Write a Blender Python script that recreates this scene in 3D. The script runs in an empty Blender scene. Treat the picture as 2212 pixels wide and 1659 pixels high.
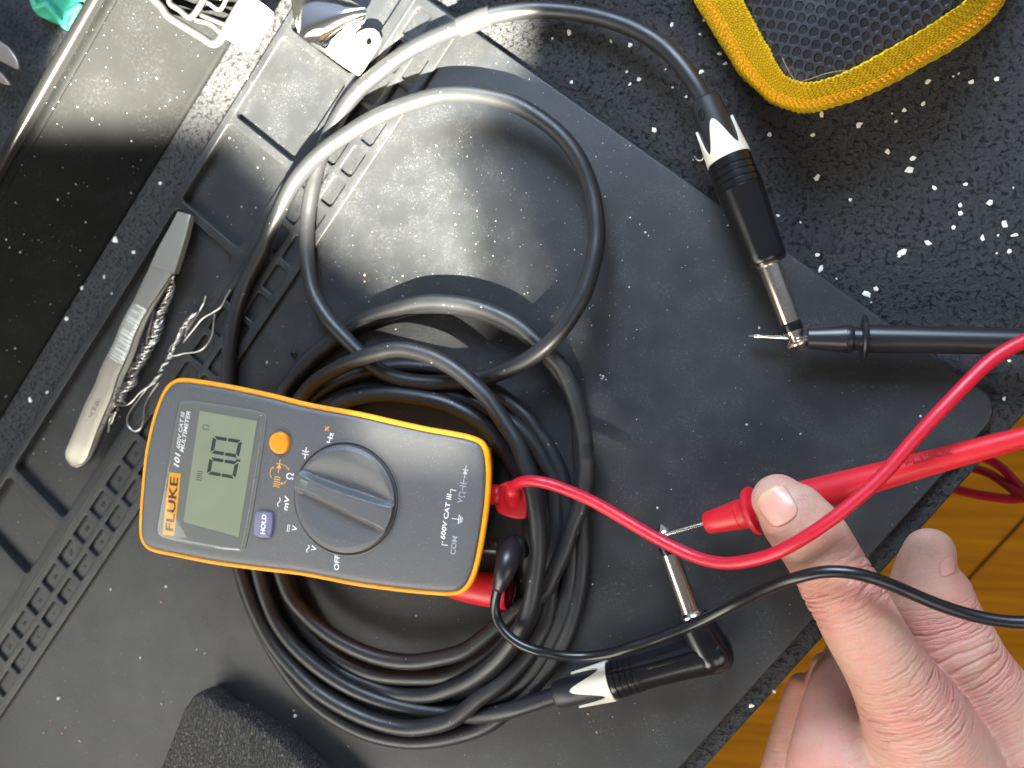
import bpy, bmesh, math, random
from mathutils import Vector, Matrix, noise
import numpy as np

S = bpy.context.scene
COL = S.collection
random.seed(7)
# ------------------------------------------------------------------ camera (units: centimetres)
FPX, TILT, ROLL, DIST = 1800.0, 0.296, -0.021, 33.0
_d = Vector((-math.sin(TILT), 0, -math.cos(TILT)))
_r0 = Vector((math.cos(TILT), 0, -math.sin(TILT))); _u0 = Vector((0, 1, 0))
_c, _s = math.cos(ROLL), math.sin(ROLL)
CR = _c*_r0 + _s*_u0; CU = -_s*_r0 + _c*_u0; CO = -DIST*_d
cd = bpy.data.cameras.new('camera'); cam = bpy.data.objects.new('camera', cd); COL.objects.link(cam)
cam.matrix_world = Matrix(((CR.x, CU.x, -_d.x, CO.x), (CR.y, CU.y, -_d.y, CO.y), (CR.z, CU.z, -_d.z, CO.z), (0, 0, 0, 1)))
cd.sensor_width = 36; cd.lens = 36*FPX/2212; cd.clip_start = 0.5; cd.clip_end = 2000
cd.dof.use_dof = True; cd.dof.focus_distance = 28.5; cd.dof.aperture_fstop = 0.125
S.camera = cam
S.unit_settings.system = 'METRIC'; S.unit_settings.scale_length = 0.01
S.view_settings.view_transform = 'Standard'; S.view_settings.look = 'None'
S.view_settings.exposure = 0.0; S.view_settings.gamma = 1.0
S.view_settings.use_curve_mapping = False

def P(x, y, z=0.0):                       # picture reading of the photograph + real height -> place in the scene
    v = _d*FPX + CR*(x-1106) - CU*(y-829.5)
    return CO + v*((z-CO.z)/v.z)
def depth(x, y, z=0.0): return (P(x, y, z)-CO).dot(_d)
def W(px, x, y, z=0.0): return px*depth(x, y, z)/FPX
TH = math.radians(50.6)
AX = Vector((math.cos(TH), math.sin(TH), 0)); BX = Vector((math.sin(TH), -math.cos(TH), 0))
def ST(s, t, z=0.0): return AX*s + BX*t + Vector((0, 0, z))      # frame of the work mat
def PT(x, y, z=0.0):
    p = P(x, y, z); return p.dot(AX), p.dot(BX)

# ------------------------------------------------------------------ node helpers
class N:
    def __init__(s, nt): s.nt = nt; s.n = nt.nodes; s.l = nt.links
    def new(s, t, **k):
        n = s.n.new(t)
        for a, v in k.items():
            if a == 'i':
                for kk, vv in v.items():
                    if isinstance(vv, bpy.types.NodeSocket): s.l.new(vv, n.inputs[kk])
                    else: n.inputs[kk].default_value = vv
            else: setattr(n, a, v)
        return n
    def m(s, op, a, b=None, c=None, clamp=False):
        n = s.n.new('ShaderNodeMath'); n.operation = op; n.use_clamp = clamp
        for i, v in enumerate((a, b, c)):
            if v is None: continue
            if isinstance(v, (int, float)): n.inputs[i].default_value = v
            else: s.l.new(v, n.inputs[i])
        return n.outputs[0]
    def mix(s, f, a, b, blend='MIX'):
        n = s.n.new('ShaderNodeMix'); n.data_type = 'RGBA'; n.blend_type = blend
        for i, v in ((0, f), (6, a), (7, b)):
            if isinstance(v, bpy.types.NodeSocket): s.l.new(v, n.inputs[i])
            else: n.inputs[i].default_value = v if i == 0 else (*v, 1)
        return n.outputs[2]
    def ramp(s, f, a, b, ca=(0, 0, 0), cb=(1, 1, 1)):
        n = s.n.new('ShaderNodeValToRGB'); n.color_ramp.elements[0].position = a; n.color_ramp.elements[1].position = b
        n.color_ramp.elements[0].color = (*ca, 1); n.color_ramp.elements[1].color = (*cb, 1)
        s.l.new(f, n.inputs[0]); return n.outputs[0]
    def noise(s, sc, det=3, rough=.5, co=None, out=0, dist=0):
        n = s.new('ShaderNodeTexNoise', i={'Scale': sc, 'Detail': det, 'Roughness': rough, 'Distortion': dist})
        if co is not None: s.l.new(co, n.inputs['Vector'])
        return n.outputs[out]
    def vor(s, sc, co=None, out='Distance', feat='F1', rnd=1.0):
        n = s.new('ShaderNodeTexVoronoi', feature=feat, i={'Scale': sc, 'Randomness': rnd})
        if co is not None: s.l.new(co, n.inputs['Vector'])
        return n.outputs[out]
def material(name, base=(.5, .5, .5), rough=.5, metal=0.0, spec=.5, fn=None, **k):
    m = bpy.data.materials.new(name); m.use_nodes = True
    nt = N(m.node_tree); b = m.node_tree.nodes['Principled BSDF']
    b.inputs['Base Color'].default_value = (*base, 1); b.inputs['Roughness'].default_value = rough
    b.inputs['Metallic'].default_value = metal; b.inputs['Specular IOR Level'].default_value = spec
    for kk, v in k.items(): b.inputs[kk.replace('_', ' ')].default_value = v
    if fn: fn(nt, b)
    return m
def bump(nt, b, h, dist=.02, st=1.0, prev=None):
    n = nt.new('ShaderNodeBump', i={'Height': h, 'Distance': dist, 'Strength': st})
    if prev is not None: nt.l.new(prev, n.inputs['Normal'])
    nt.l.new(n.outputs[0], b.inputs['Normal']); return n.outputs[0]
def geo(nt): return nt.new('ShaderNodeNewGeometry').outputs['Position']
def uvc(nt): return nt.new('ShaderNodeTexCoord').outputs['UV']

# ------------------------------------------------------------------ world and lamps
world = bpy.data.worlds.new('World'); S.world = world; world.use_nodes = True
wn = N(world.node_tree); bg = world.node_tree.nodes['Background']
g = wn.new('ShaderNodeTexCoord').outputs['Generated']
sep = wn.new('ShaderNodeSeparateXYZ', i={'Vector': g})
up = wn.ramp(sep.outputs['Z'], 0.0, 1.0, (.10, .085, .075), (.19, .19, .20))
wy = wn.ramp(sep.outputs['Y'], .25, .8, (0, 0, 0), (.30, .42, .62))
wall = wn.mix(1.0, up, wy, 'ADD')
wl = wn.ramp(wn.m('MULTIPLY', wn.m('ADD', sep.outputs['X'], sep.outputs['Y']), -.7), .25, .85, (0, 0, 0), (.10, .095, .09))
wall = wn.mix(1.0, wall, wl, 'ADD')
world.node_tree.links.new(wall, bg.inputs['Color']); bg.inputs['Strength'].default_value = .95

def area(name, loc, target, sx, sy, power, col):
    l = bpy.data.lights.new(name, 'AREA'); l.shape = 'RECTANGLE'; l.size = sx; l.size_y = sy
    l.energy = power; l.color = col
    o = bpy.data.objects.new(name, l); COL.objects.link(o); o.location = loc
    o.rotation_euler = (Vector(target)-Vector(loc)).to_track_quat('-Z', 'Y').to_euler()
    return o
wl_ = area('window_light', (12, 80, 62), (20, 0, 0), 70, 46, 29000, (.62, .79, 1.0)); wl_.data.spread = math.radians(56)
area('room_light', (-34, -78, 58), (-2, -6, 0), 66, 42, 98000, (1.0, .95, .84))
area('mat_fill', (-66, -34, 52), (-14, -10, 0), 44, 44, 26000, (1.0, .98, .88))  # added fill lamp brightening the lower left of the mat, no real source
area('hand_light', (52, -46, 56), (14, -8, 0), 50, 40, 21000, (1.0, .92, .85))

# direct sunlight: one distant lamp, its beam masked in the shader to traced lit patches
SUN_DIR = Vector((.22, -.70, .72)).normalized(); SUN_D = 260.0
SUN_C = P(760, 330, 0)
sl = bpy.data.lights.new('sun_beam', 'SPOT'); sl.energy = 1.0; sl.spot_size = math.radians(16); sl.spot_blend = .1
sl.shadow_soft_size = .9; sl.color = (1.0, .95, .79)
so = bpy.data.objects.new('sun_beam', sl); COL.objects.link(so); so.location = SUN_C + SUN_DIR*SUN_D
so.rotation_euler = (-SUN_DIR).to_track_quat('-Z', 'Y').to_euler()
bpy.context.view_layer.update()
sl.energy = 1.25e8
_si = so.matrix_world.inverted()
def beam(x, y, z=0.0):
    q = _si @ P(x, y, z); return (q.x/-q.z, q.y/-q.z)
sl.use_nodes = True; ln = N(sl.node_tree)
em = sl.node_tree.nodes.get('Emission') or ln.new('ShaderNodeEmission')
nn = ln.new('ShaderNodeSeparateXYZ', i={'Vector': ln.new('ShaderNodeTexCoord').outputs['Normal']})
nz = ln.m('MULTIPLY', nn.outputs['Z'], -1.0)
gx = ln.m('DIVIDE', nn.outputs['X'], nz); gy = ln.m('DIVIDE', nn.outputs['Y'], nz)
def beam_mask(pts, softpx, level):
    q = [beam(*p) for p in pts]          # (x, y[, z]): readings at their real height
    cx = sum(a for a, b in q)/len(q); cy = sum(b for a, b in q)/len(q); acc = None
    n = len(q)
    for i in range(n):
        (x0, y0), (x1, y1) = q[i], q[(i+1) % n]
        nx, ny = -(y1-y0), x1-x0; L = math.hypot(nx, ny); nx /= L; ny /= L
        if (cx-x0)*nx+(cy-y0)*ny < 0: nx, ny = -nx, -ny
        d = ln.m('ADD', ln.m('MULTIPLY_ADD', gx, nx, -(x0*nx+y0*ny)), ln.m('MULTIPLY', gy, ny))
        sp = softpx[i] if isinstance(softpx, (list, tuple)) else softpx
        w = sp/55/SUN_D
        k = ln.new('ShaderNodeMapRange', interpolation_type='SMOOTHSTEP', i={'Value': d, 'From Min': -w, 'From Max': w}).outputs[0]
        acc = k if acc is None else ln.m('MULTIPLY', acc, k)
    return ln.m('MULTIPLY', acc, level)
tot = None
for pts, sp, lv in (
        (((-25, 372, 2.9), (120, 350, 2.2), (335, 305, .3), (440, 312), (700, 430), (1010, 270), (1130, 120), (1115, -260), (330, -260, 3.0), (185, -15, 3.0)), [30, 34, 34, 40, 60, 30, 14, 20, 10, 8], 1.0),
        (((380, 200), (455, 400), (600, 520), (760, 560), (850, 650), (1035, 660), (1010, 420), (955, 230)), [30, 45, 50, 34, 12, 10, 30, 30], .85),
        (((930, 180), (1052, 290), (1103, 415), (1178, 622), (1145, 668), (980, 660), (900, 400)), [20, 4, 3, 3, 4, 12, 60], .17),
        (((830, 640), (1000, 650), (1040, 760), (1000, 800), (860, 775), (800, 730)), [12, 12, 16, 16, 20, 20], .16),
        (((1180, 700), (1205, 688), (1262, 745), (1245, 770)), [2, 2, 5, 2], .18),
        (((1245, 855), (1268, 850), (1360, 985), (1330, 985)), [2, 6, 12, 6], .10)):
    o = beam_mask(pts, sp, lv)
    tot = o if tot is None else ln.m('MAXIMUM', tot, o)
mott = ln.noise(230, 2, .5, co=ln.new('ShaderNodeCombineXYZ', i={'X': gx, 'Y': gy}).outputs[0])
tot = ln.m('MULTIPLY', tot, ln.new('ShaderNodeMapRange', i={'Value': mott, 'From Min': .3, 'From Max': .65, 'To Min': .75, 'To Max': 1.05}).outputs[0])
ln.l.new(tot, em.inputs['Strength'])

# ------------------------------------------------------------------ object helpers
ORI = {}
def tag(o, label=None, cat=None, group=None, kind=None):
    if label: o['label'] = label
    if cat: o['category'] = cat
    if group: o['group'] = group
    if kind: o['kind'] = kind
    return o
def thing(name, label, cat, loc):
    o = bpy.data.objects.new(name, None); COL.objects.link(o); o.location = loc; o.empty_display_size = .5
    ORI[o] = Vector(loc); return tag(o, label, cat)
def mk(name, vs, fs, mat, parent=None, smooth=True, uvs=None, mats=None, mi=None, origin=None):
    if parent is not None: og = ORI[parent]
    elif origin is not None: og = Vector(origin)
    else:
        a = np.array([tuple(v) for v in vs]); og = Vector((a[:, 0].mean(), a[:, 1].mean(), a[:, 2].min()))
    me = bpy.data.meshes.new(name)
    me.from_pydata([tuple(Vector(v)-og) for v in vs], [], [tuple(f) for f in fs]); me.update()
    for mm in (mats or [mat]): me.materials.append(mm)
    if mi is not None: me.polygons.foreach_set('material_index', mi)
    me.polygons.foreach_set('use_smooth', [bool(smooth)]*len(me.polygons))
    if uvs is not None:
        ul = me.uv_layers.new(name='uv')
        for lp in me.loops: ul.data[lp.index].uv = uvs[lp.vertex_index]
    o = bpy.data.objects.new(name, me); COL.objects.link(o)
    if parent is not None: o.parent = parent
    else: o.location = og
    ORI[o] = og
    return o
def fixn(o):
    bm = bmesh.new(); bm.from_mesh(o.data); bmesh.ops.recalc_face_normals(bm, faces=bm.faces); bm.to_mesh(o.data); bm.free(); return o
def sharp(o, ang=35):
    me = o.data; bm = bmesh.new(); bm.from_mesh(me)
    for e in bm.edges:
        if len(e.link_faces) == 2 and e.calc_face_angle(0) > math.radians(ang): e.smooth = False
    bm.to_mesh(me); bm.free(); return o
def spline(pts, step=.12):
    """centripetal-ish Catmull-Rom through points (tuples of any length)"""
    p = [np.array(q, float) for q in pts]
    p = [2*p[0]-p[1]] + p + [2*p[-1]-p[-2]]
    out = []
    for i in range(1, len(p)-2):
        a, b, c, d = p[i-1:i+3]
        def dt(u, v): return max(np.linalg.norm((v-u)[:3])**.5, 1e-4)
        t0 = 0; t1 = dt(a, b); t2 = t1+dt(b, c); t3 = t2+dt(c, d)
        n = max(2, int(np.linalg.norm((c-b)[:3])/step))
        for k in range(n):
            t = t1+(t2-t1)*k/n
            A1 = (t1-t)/(t1-t0)*a+(t-t0)/(t1-t0)*b; A2 = (t2-t)/(t2-t1)*b+(t-t1)/(t2-t1)*c; A3 = (t3-t)/(t3-t2)*c+(t-t2)/(t3-t2)*d
            B1 = (t2-t)/(t2-t0)*A1+(t-t0)/(t2-t0)*A2; B2 = (t3-t)/(t3-t1)*A2+(t-t1)/(t3-t1)*A3
            out.append((t2-t)/(t2-t1)*B1+(t-t1)/(t2-t1)*B2)
    out.append(p[-2]); return out
def tube_geo(path, radii, ns=20, caps='flat', flat=1.0, upv=None):
    """sweep; path list of Vector, radii list; returns verts, faces, uvs"""
    n = len(path); vs = []; fs = []; uv = []
    T = [(path[min(i+1, n-1)]-path[max(i-1, 0)]).normalized() for i in range(n)]
    if upv is None:
        ref = Vector((0, 0, 1)) if abs(T[0].z) < .9 else Vector((1, 0, 0))
    else: ref = Vector(upv)
    nrm = (ref - T[0]*ref.dot(T[0])).normalized()
    rings = []
    L = 0
    def ring(c, t, nv, r, u):
        b = t.cross(nv); base = len(vs)
        for k in range(ns):
            a = 2*math.pi*k/ns
            vs.append(c + nv*(math.cos(a)*r*flat) + b*(math.sin(a)*r)); uv.append((u, k/ns))
        rings.append(base)
    if caps == 'round':
        for k in range(5):
            a = math.pi/2*(1-(k+.3)/5.0)
            ring(path[0]-T[0]*(radii[0]*math.sin(a)), T[0], nrm, radii[0]*math.cos(a), 0)
    for i in range(n):
        if i: 
            L += (path[i]-path[i-1]).length
            if upv is not None: nrm = (Vector(upv)-T[i]*Vector(upv).dot(T[i])).normalized()
            else: nrm = (nrm - T[i]*nrm.dot(T[i])).normalized()
        ring(path[i], T[i], nrm, radii[i], L)
    if caps == 'round':
        for k in range(4, -1, -1):
            a = math.pi/2*(1-(k+.3)/5.0)
            ring(path[-1]+T[-1]*(radii[-1]*math.sin(a)), T[-1], nrm, radii[-1]*math.cos(a), L)
    for q in range(len(rings)-1):
        a, b = rings[q], rings[q+1]
        for k in range(ns):
            k2 = (k+1) % ns; fs.append((a+k, a+k2, b+k2, b+k))
    if caps:
        fs.append(tuple(rings[0]+k for k in range(ns))[::-1]); fs.append(tuple(rings[-1]+k for k in range(ns)))
    return vs, fs, uv
def tube(name, pts, mat, parent=None, r=None, step=.12, ns=20, caps='flat', smooth=0, flat=1.0, upv=None):
    """pts: (x, y, z[, rpx]) photo reading + height; r: real radius"""
    q = [tuple(P(p[0], p[1], p[2])) + ((W(p[3], p[0], p[1], p[2]) if len(p) > 3 else r),) for p in pts]
    sp = np.array(spline(q, step))
    for _ in range(smooth): sp[1:-1] = .25*sp[:-2]+.5*sp[1:-1]+.25*sp[2:]
    vs, fs, uv = tube_geo([Vector(a[:3]) for a in sp], [a[3] for a in sp], ns, caps, flat, upv)
    return fixn(mk(name, vs, fs, mat, parent, uvs=uv))
def join_geo(parts):
    vs = []; fs = []
    for v, f in parts:
        b = len(vs); vs += list(v); fs += [tuple(i+b for i in q) for q in f]
    return vs, fs
def lathe_geo(p0, p1, prof, ns=32, thx=None):
    """prof: (t, r) with t 0..1 along p0->p1, r real"""
    p0 = Vector(p0); p1 = Vector(p1); t = (p1-p0).normalized()
    ref = Vector((0, 0, 1)) if abs(t.z) < .9 else Vector((1, 0, 0))
    n = (ref-t*ref.dot(t)).normalized(); b = t.cross(n)
    vs = []; fs = []
    for tt, r in prof:
        c = p0+(p1-p0)*tt
        for k in range(ns):
            a = 2*math.pi*k/ns; vs.append(c+n*(math.cos(a)*r)+b*(math.sin(a)*r))
    for q in range(len(prof)-1):
        for k in range(ns):
            k2 = (k+1) % ns; fs.append((q*ns+k, q*ns+k2, (q+1)*ns+k2, (q+1)*ns+k))
    fs.append(tuple(range(ns))[::-1]); fs.append(tuple((len(prof)-1)*ns+k for k in range(ns)))
    return vs, fs
def lathe(name, a, b, prof, mat, parent=None, ns=32, px=True, sh=35):
    """a, b: (x, y, z); prof radii in photo pixels"""
    p0, p1 = P(*a), P(*b)
    pr = []
    for t, r in prof:
        x, y, z = (a[i]+(b[i]-a[i])*min(max(t, -1), 2) for i in range(3))
        pr.append((t, W(r, x, y, z) if px else r))
    vs, fs = lathe_geo(p0, p1, pr, ns)
    return sharp(fixn(mk(name, vs, fs, mat, parent)), sh)
def curve_plate(name, loops, z0, z1, bev, mat, parent=None, frame=None, res=3, smooth=True, uvscale=None):
    """flat plate (with holes) in a frame matrix; loops in frame x,y"""
    cu = bpy.data.curves.new(name, 'CURVE'); cu.dimensions = '2D'; cu.fill_mode = 'BOTH'
    for lp in loops:
        sp = cu.splines.new('POLY'); sp.points.add(len(lp)-1); sp.use_cyclic_u = True
        for i, (x, y) in enumerate(lp): sp.points[i].co = (x, y, 0, 1)
    h = (z1-z0)/2; cu.extrude = max(h-bev, 0); cu.bevel_depth = bev; cu.bevel_resolution = res; cu.offset = -bev
    t = bpy.data.objects.new('t', cu); COL.objects.link(t); bpy.context.view_layer.update()
    me = bpy.data.meshes.new_from_object(t.evaluated_get(bpy.context.evaluated_depsgraph_get()))
    bpy.data.objects.remove(t)
    M = (frame or Matrix.Identity(4)) @ Matrix.Translation((0, 0, (z0+z1)/2))
    vs = [M @ v.co for v in me.vertices]; fs = [tuple(p.vertices) for p in me.polygons]
    o = mk(name, vs, fs, mat, parent, smooth=smooth)
    bm = bmesh.new(); bm.from_mesh(o.data); bmesh.ops.remove_doubles(bm, verts=bm.verts, dist=1e-4); bmesh.ops.recalc_face_normals(bm, faces=bm.faces); bm.to_mesh(o.data); bm.free()
    return sharp(o, 40)
def rrect(x0, y0, x1, y1, r, n=5):
    o = []
    for cx, cy, a0 in ((x1-r, y1-r, 0), (x0+r, y1-r, 90), (x0+r, y0+r, 180), (x1-r, y0+r, 270)):
        for k in range(n+1):
            a = math.radians(a0+90*k/n); o.append((cx+r*math.cos(a), cy+r*math.sin(a)))
    return o
MATF = Matrix(((AX.x, -BX.x, 0, 0), (AX.y, -BX.y, 0, 0), (0, 0, 1, 0), (0, 0, 0, 1)))   # x = s, y = -t

class Plane:                                # a plane in space, addressed by photo reading
    def __init__(s, q, n): s.q = Vector(q); s.n = Vector(n).normalized()
    def __call__(s, x, y, h=0.0):
        v = _d*FPX + CR*(x-1106) - CU*(y-829.5); q = s.q+s.n*h
        return CO + v*((q-CO).dot(s.n)/v.dot(s.n))
Z0 = Plane((0, 0, 0), (0, 0, 1))
def text(name, body, p0, p1, hpx, pl, h, mat, parent, shear=0.0, bold=0.0, ext=.006):
    cu = bpy.data.curves.new(name, 'FONT'); cu.body = body; cu.shear = shear; cu.offset = bold; cu.resolution_u = 3
    t = bpy.data.objects.new('t', cu); COL.objects.link(t); bpy.context.view_layer.update()
    me = bpy.data.meshes.new_from_object(t.evaluated_get(bpy.context.evaluated_depsgraph_get()))
    bpy.data.objects.remove(t)
    a = np.array([v.co[:] for v in me.vertices]); x0, x1 = a[:, 0].min(), a[:, 0].max(); y0, y1 = a[:, 1].min(), a[:, 1].max()
    A, B = pl(*p0, h), pl(*p1, h); X = (B-A); L = X.length; X.normalize(); Y = pl.n.cross(X).normalized()
    Hh = hpx*((A-CO).dot(_d))/FPX
    vs = [A+X*((v[0]-x0)/(x1-x0)*L)+Y*((v[1]-y0)/(y1-y0)*Hh) for v in a]
    fs = [tuple(p.vertices) for p in me.polygons]
    return mk(name, vs, fs, mat, parent, smooth=False)
def strokes(name, lines, wpx, pl, h, mat, parent, fills=()):
    vs = []; fs = []
    for ln_ in lines:
        w = wpx
        q = [Vector(p) for p in ln_]; n = len(q); base = len(vs)
        closed = (q[0]-q[-1]).length < 1e-6 and n > 3
        for i in range(n):
            if closed: tdir = (q[(i+1) % (n-1)]-q[(i-1) % (n-1)])
            else: tdir = q[min(i+1, n-1)]-q[max(i-1, 0)]
            tdir.normalize(); nv = Vector((-tdir.y, tdir.x))*(w/2)
            ext = Vector((0, 0))
            if not closed and i == 0: ext = -tdir*(w*.3)
            if not closed and i == n-1: ext = tdir*(w*.3)
            for sg in (1, -1):
                p = q[i]+nv*sg+ext; vs.append(pl(p.x, p.y, h))
        for i in range(n-1):
            b = base+2*i; fs.append((b, b+1, b+3, b+2))
    for poly in fills:
        b = len(vs); vs += [pl(x, y, h) for x, y in poly]; fs.append(tuple(range(b, b+len(poly))))
    return fixn(mk(name, vs, fs, mat, parent, smooth=False))
def local(cx, cy, dx, dy, sc):
    """symbol frame: reading direction (dx, dy) in the photo"""
    L = math.hypot(dx, dy); dx /= L; dy /= L
    return lambda x, y: (cx+(x*dx+y*dy)*sc, cy+(x*dy-y*dx)*sc)
def arc(cx, cy, r, a0, a1, n=16, ry=None):
    return [(cx+r*math.cos(math.radians(a0+(a1-a0)*k/n)), cy+(ry or r)*math.sin(math.radians(a0+(a1-a0)*k/n))) for k in range(n+1)]
def loft(name, outline, levels, mat, parent, frame, uvh=False, cap=True, smooth=True, mats=None, mifn=None, top_grid=False):
    """outline: (u, v) closed ccw in frame; levels: (inset, height)"""
    n = len(outline); q = [Vector(p) for p in outline]
    area2 = sum(q[i].x*q[(i+1) % n].y-q[(i+1) % n].x*q[i].y for i in range(n)); sg = 1 if area2 > 0 else -1
    nr = []
    for i in range(n):
        t = (q[(i+1) % n]-q[i-1]).normalized(); nr.append(Vector((-t.y, t.x))*sg)
    vs = []; fs = []; uv = []; mi = []
    Ls = [0]
    for i in range(n): Ls.append(Ls[-1]+(q[(i+1) % n]-q[i]).length)
    for k, (ins, h) in enumerate(levels):
        for i in range(n):
            p = q[i]+nr[i]*ins; vs.append(frame @ Vector((p.x, p.y, h))); uv.append((Ls[i], h))
    for k in range(len(levels)-1):
        for i in range(n):
            j = (i+1) % n; fs.append((k*n+i, k*n+j, (k+1)*n+j, (k+1)*n+i)); mi.append(mifn(k) if mifn else 0)
    if cap:
        fs.append(tuple((len(levels)-1)*n+i for i in range(n))); mi.append(mifn(len(levels)-1) if mifn else 0)
        fs.append(tuple(range(n))[::-1]); mi.append(0)
    o = mk(name, vs, fs, mat, parent, smooth=smooth, uvs=uv, mats=mats, mi=mi)
    return sharp(fixn(o), 40)
def closed_spline(pts, n=160):
    p = [np.array(q, float) for q in pts]; m = len(p); out = []
    for i in range(m):
        a, b, c, d = p[i-1], p[i], p[(i+1) % m], p[(i+2) % m]
        k = max(2, int(n/m))
        def dt(u, v): return max(np.linalg.norm(v-u)**.5, 1e-4)
        t0 = 0; t1 = dt(a, b); t2 = t1+dt(b, c); t3 = t2+dt(c, d)
        for s in range(k):
            t = t1+(t2-t1)*s/k
            A1 = (t1-t)/(t1-t0)*a+(t-t0)/(t1-t0)*b; A2 = (t2-t)/(t2-t1)*b+(t-t1)/(t2-t1)*c; A3 = (t3-t)/(t3-t2)*c+(t-t2)/(t3-t2)*d
            B1 = (t2-t)/(t2-t0)*A1+(t-t0)/(t2-t0)*A2; B2 = (t3-t)/(t3-t1)*A2+(t-t1)/(t3-t1)*A3
            out.append(tuple((t2-t)/(t2-t1)*B1+(t-t1)/(t2-t1)*B2))
    return out

# ------------------------------------------------------------------ materials
def dusty(nt, b, col, dens=.5, sc=1.0, amt=.5):
    g_ = geo(nt)
    cloud = nt.noise(.8*sc, 4, .6, g_); cloud2 = nt.noise(.22*sc, 2, .5, g_)
    d1 = nt.vor(7*sc, g_); c1 = nt.vor(7*sc, g_, 'Color')
    s1 = nt.new('ShaderNodeSeparateColor', i={'Color': c1})
    rad = nt.m('MULTIPLY', nt.m('POWER', s1.outputs[0], 6.0), .10)
    spk = nt.m('MULTIPLY', nt.m('LESS_THAN', d1, rad), nt.m('GREATER_THAN', s1.outputs[1], .35))
    fib = nt.noise(15*sc, 4, .75, g_, dist=1.2); fibm = nt.ramp(fib, .53, .72)
    fm = nt.m('MULTIPLY', fibm, nt.ramp(cloud, .42, .66))
    base = nt.mix(nt.ramp(cloud2, .35, .7), tuple(c*.82 for c in col), tuple(c*1.18 for c in col))
    base = nt.mix(nt.m('MULTIPLY', fm, amt), base, (.34, .35, .36))
    base = nt.mix(nt.m('MULTIPLY', spk, .75), base, (.62, .60, .56))
    nt.l.new(base, b.inputs['Base Color'])
    return g_, cloud, fib
def f_sil(nt, b):
    g_, cl, fib = dusty(nt, b, (.0185, .0195, .0210), amt=.26)
    bump(nt, b, nt.noise(14, 4, .7, g_), .012, .45)
    r = nt.new('ShaderNodeMapRange', i={'Value': cl, 'From Min': .3, 'From Max': .7, 'To Min': .38, 'To Max': .52}).outputs[0]
    nt.l.new(r, b.inputs['Roughness'])
M_SIL = material('silicone', fn=f_sil, spec=.42)
def f_rub(nt, b):
    g_ = geo(nt)
    big = nt.noise(7, 5, .75, g_)
    n2 = nt.noise(5.2, 4, .62, g_, dist=.5)
    pits = nt.ramp(n2, .36, .46)
    c = nt.mix(pits, (.003, .003, .0035), (.026, .0265, .029))
    c = nt.mix(nt.ramp(big, .4, .75), c, nt.mix(pits, (.006, .006, .007), (.048, .049, .052)))
    fl = nt.noise(12, 3, .6, g_); c = nt.mix(nt.m('MULTIPLY', nt.ramp(fl, .70, .78), .3), c, (.2, .2, .2))
    nt.l.new(c, b.inputs['Base Color'])
    h = nt.m('ADD', nt.m('MULTIPLY', pits, 1.0), nt.m('MULTIPLY', big, .9))
    bump(nt, b, nt.m('ADD', h, nt.m('MULTIPLY', nt.noise(11, 3, .7, g_), .7)), .10, 1.0)
M_RUB = material('granulated_rubber', rough=.72, spec=.35, fn=f_rub)
M_CHIP = material('white_chip', (.72, .70, .64), .8, fn=lambda nt, b: bump(nt, b, nt.noise(20, 3, .6, geo(nt)), .02, .6))
def f_cable(nt, b):
    g_ = geo(nt)
    n1 = nt.noise(2.0, 3, .6, g_)
    r = nt.new('ShaderNodeMapRange', i={'Value': n1, 'From Min': .3, 'From Max': .7, 'To Min': .36, 'To Max': .46}).outputs[0]
    nt.l.new(r, b.inputs['Roughness'])
    sp = nt.vor(5, g_); cc = nt.new('ShaderNodeSeparateColor', i={'Color': nt.vor(5, g_, 'Color')})
    k = nt.m('LESS_THAN', sp, nt.m('MULTIPLY', nt.m('POWER', cc.outputs[0], 7.0), .16))
    nt.l.new(nt.mix(nt.m('MULTIPLY', k, .6), (.016, .0165, .018), (.5, .5, .5)), b.inputs['Base Color'])
    bump(nt, b, nt.noise(70, 2, .5, g_), .004, .4)
M_CABLE = material('cable_jacket', fn=f_cable, spec=.5)
M_SHRINK = material('grey_sleeve', (.022, .021, .020), .55, fn=lambda nt, b: bump(nt, b, nt.noise(30, 3, .6, geo(nt)), .01, .4))
M_BLK = material('black_plastic', (.014, .014, .016), .32, fn=lambda nt, b: bump(nt, b, nt.noise(60, 3, .6, geo(nt)), .004, .35))
M_BOOT = material('grained_boot', (.013, .014, .017), .42, fn=lambda nt, b: bump(nt, b, nt.noise(28, 3, .6, geo(nt)), .012, .5))
M_GLOSS = material('gloss_black', (.007, .007, .008), .22, fn=lambda nt, b: bump(nt, b, nt.noise(14, 3, .6, geo(nt)), .002, .3))
M_CREAM = material('cream_plastic', (.70, .64, .53), .38, Subsurface_Weight=.15)
M_NICK = material('nickel', (.72, .67, .58), .2, 1.0, fn=lambda nt, b: nt.l.new(nt.new('ShaderNodeMapRange', i={'Value': nt.noise(2, 2, .5, geo(nt)), 'To Min': .16, 'To Max': .26}).outputs[0], b.inputs['Roughness']))
M_STEEL = material('steel', (.42, .40, .345), .46, .9, fn=lambda nt, b: (nt.l.new(nt.new('ShaderNodeMapRange', i={'Value': nt.noise(3, 4, .6, geo(nt)), 'To Min': .38, 'To Max': .56}).outputs[0], b.inputs['Roughness']), bump(nt, b, nt.noise(40, 3, .6, geo(nt)), .004, .3)))
M_CHROME = material('bright_chrome', (.8, .79, .76), .12, 1.0)
M_TIN = material('tinned_wire', (.66, .65, .63), .3, 1.0)
def f_red(nt, b):
    g_ = geo(nt); bump(nt, b, nt.noise(18, 3, .6, g_), .006, .4)
    nt.l.new(nt.new('ShaderNodeMapRange', i={'Value': nt.noise(3, 3, .6, g_), 'To Min': .3, 'To Max': .5}).outputs[0], b.inputs['Roughness'])
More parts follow.
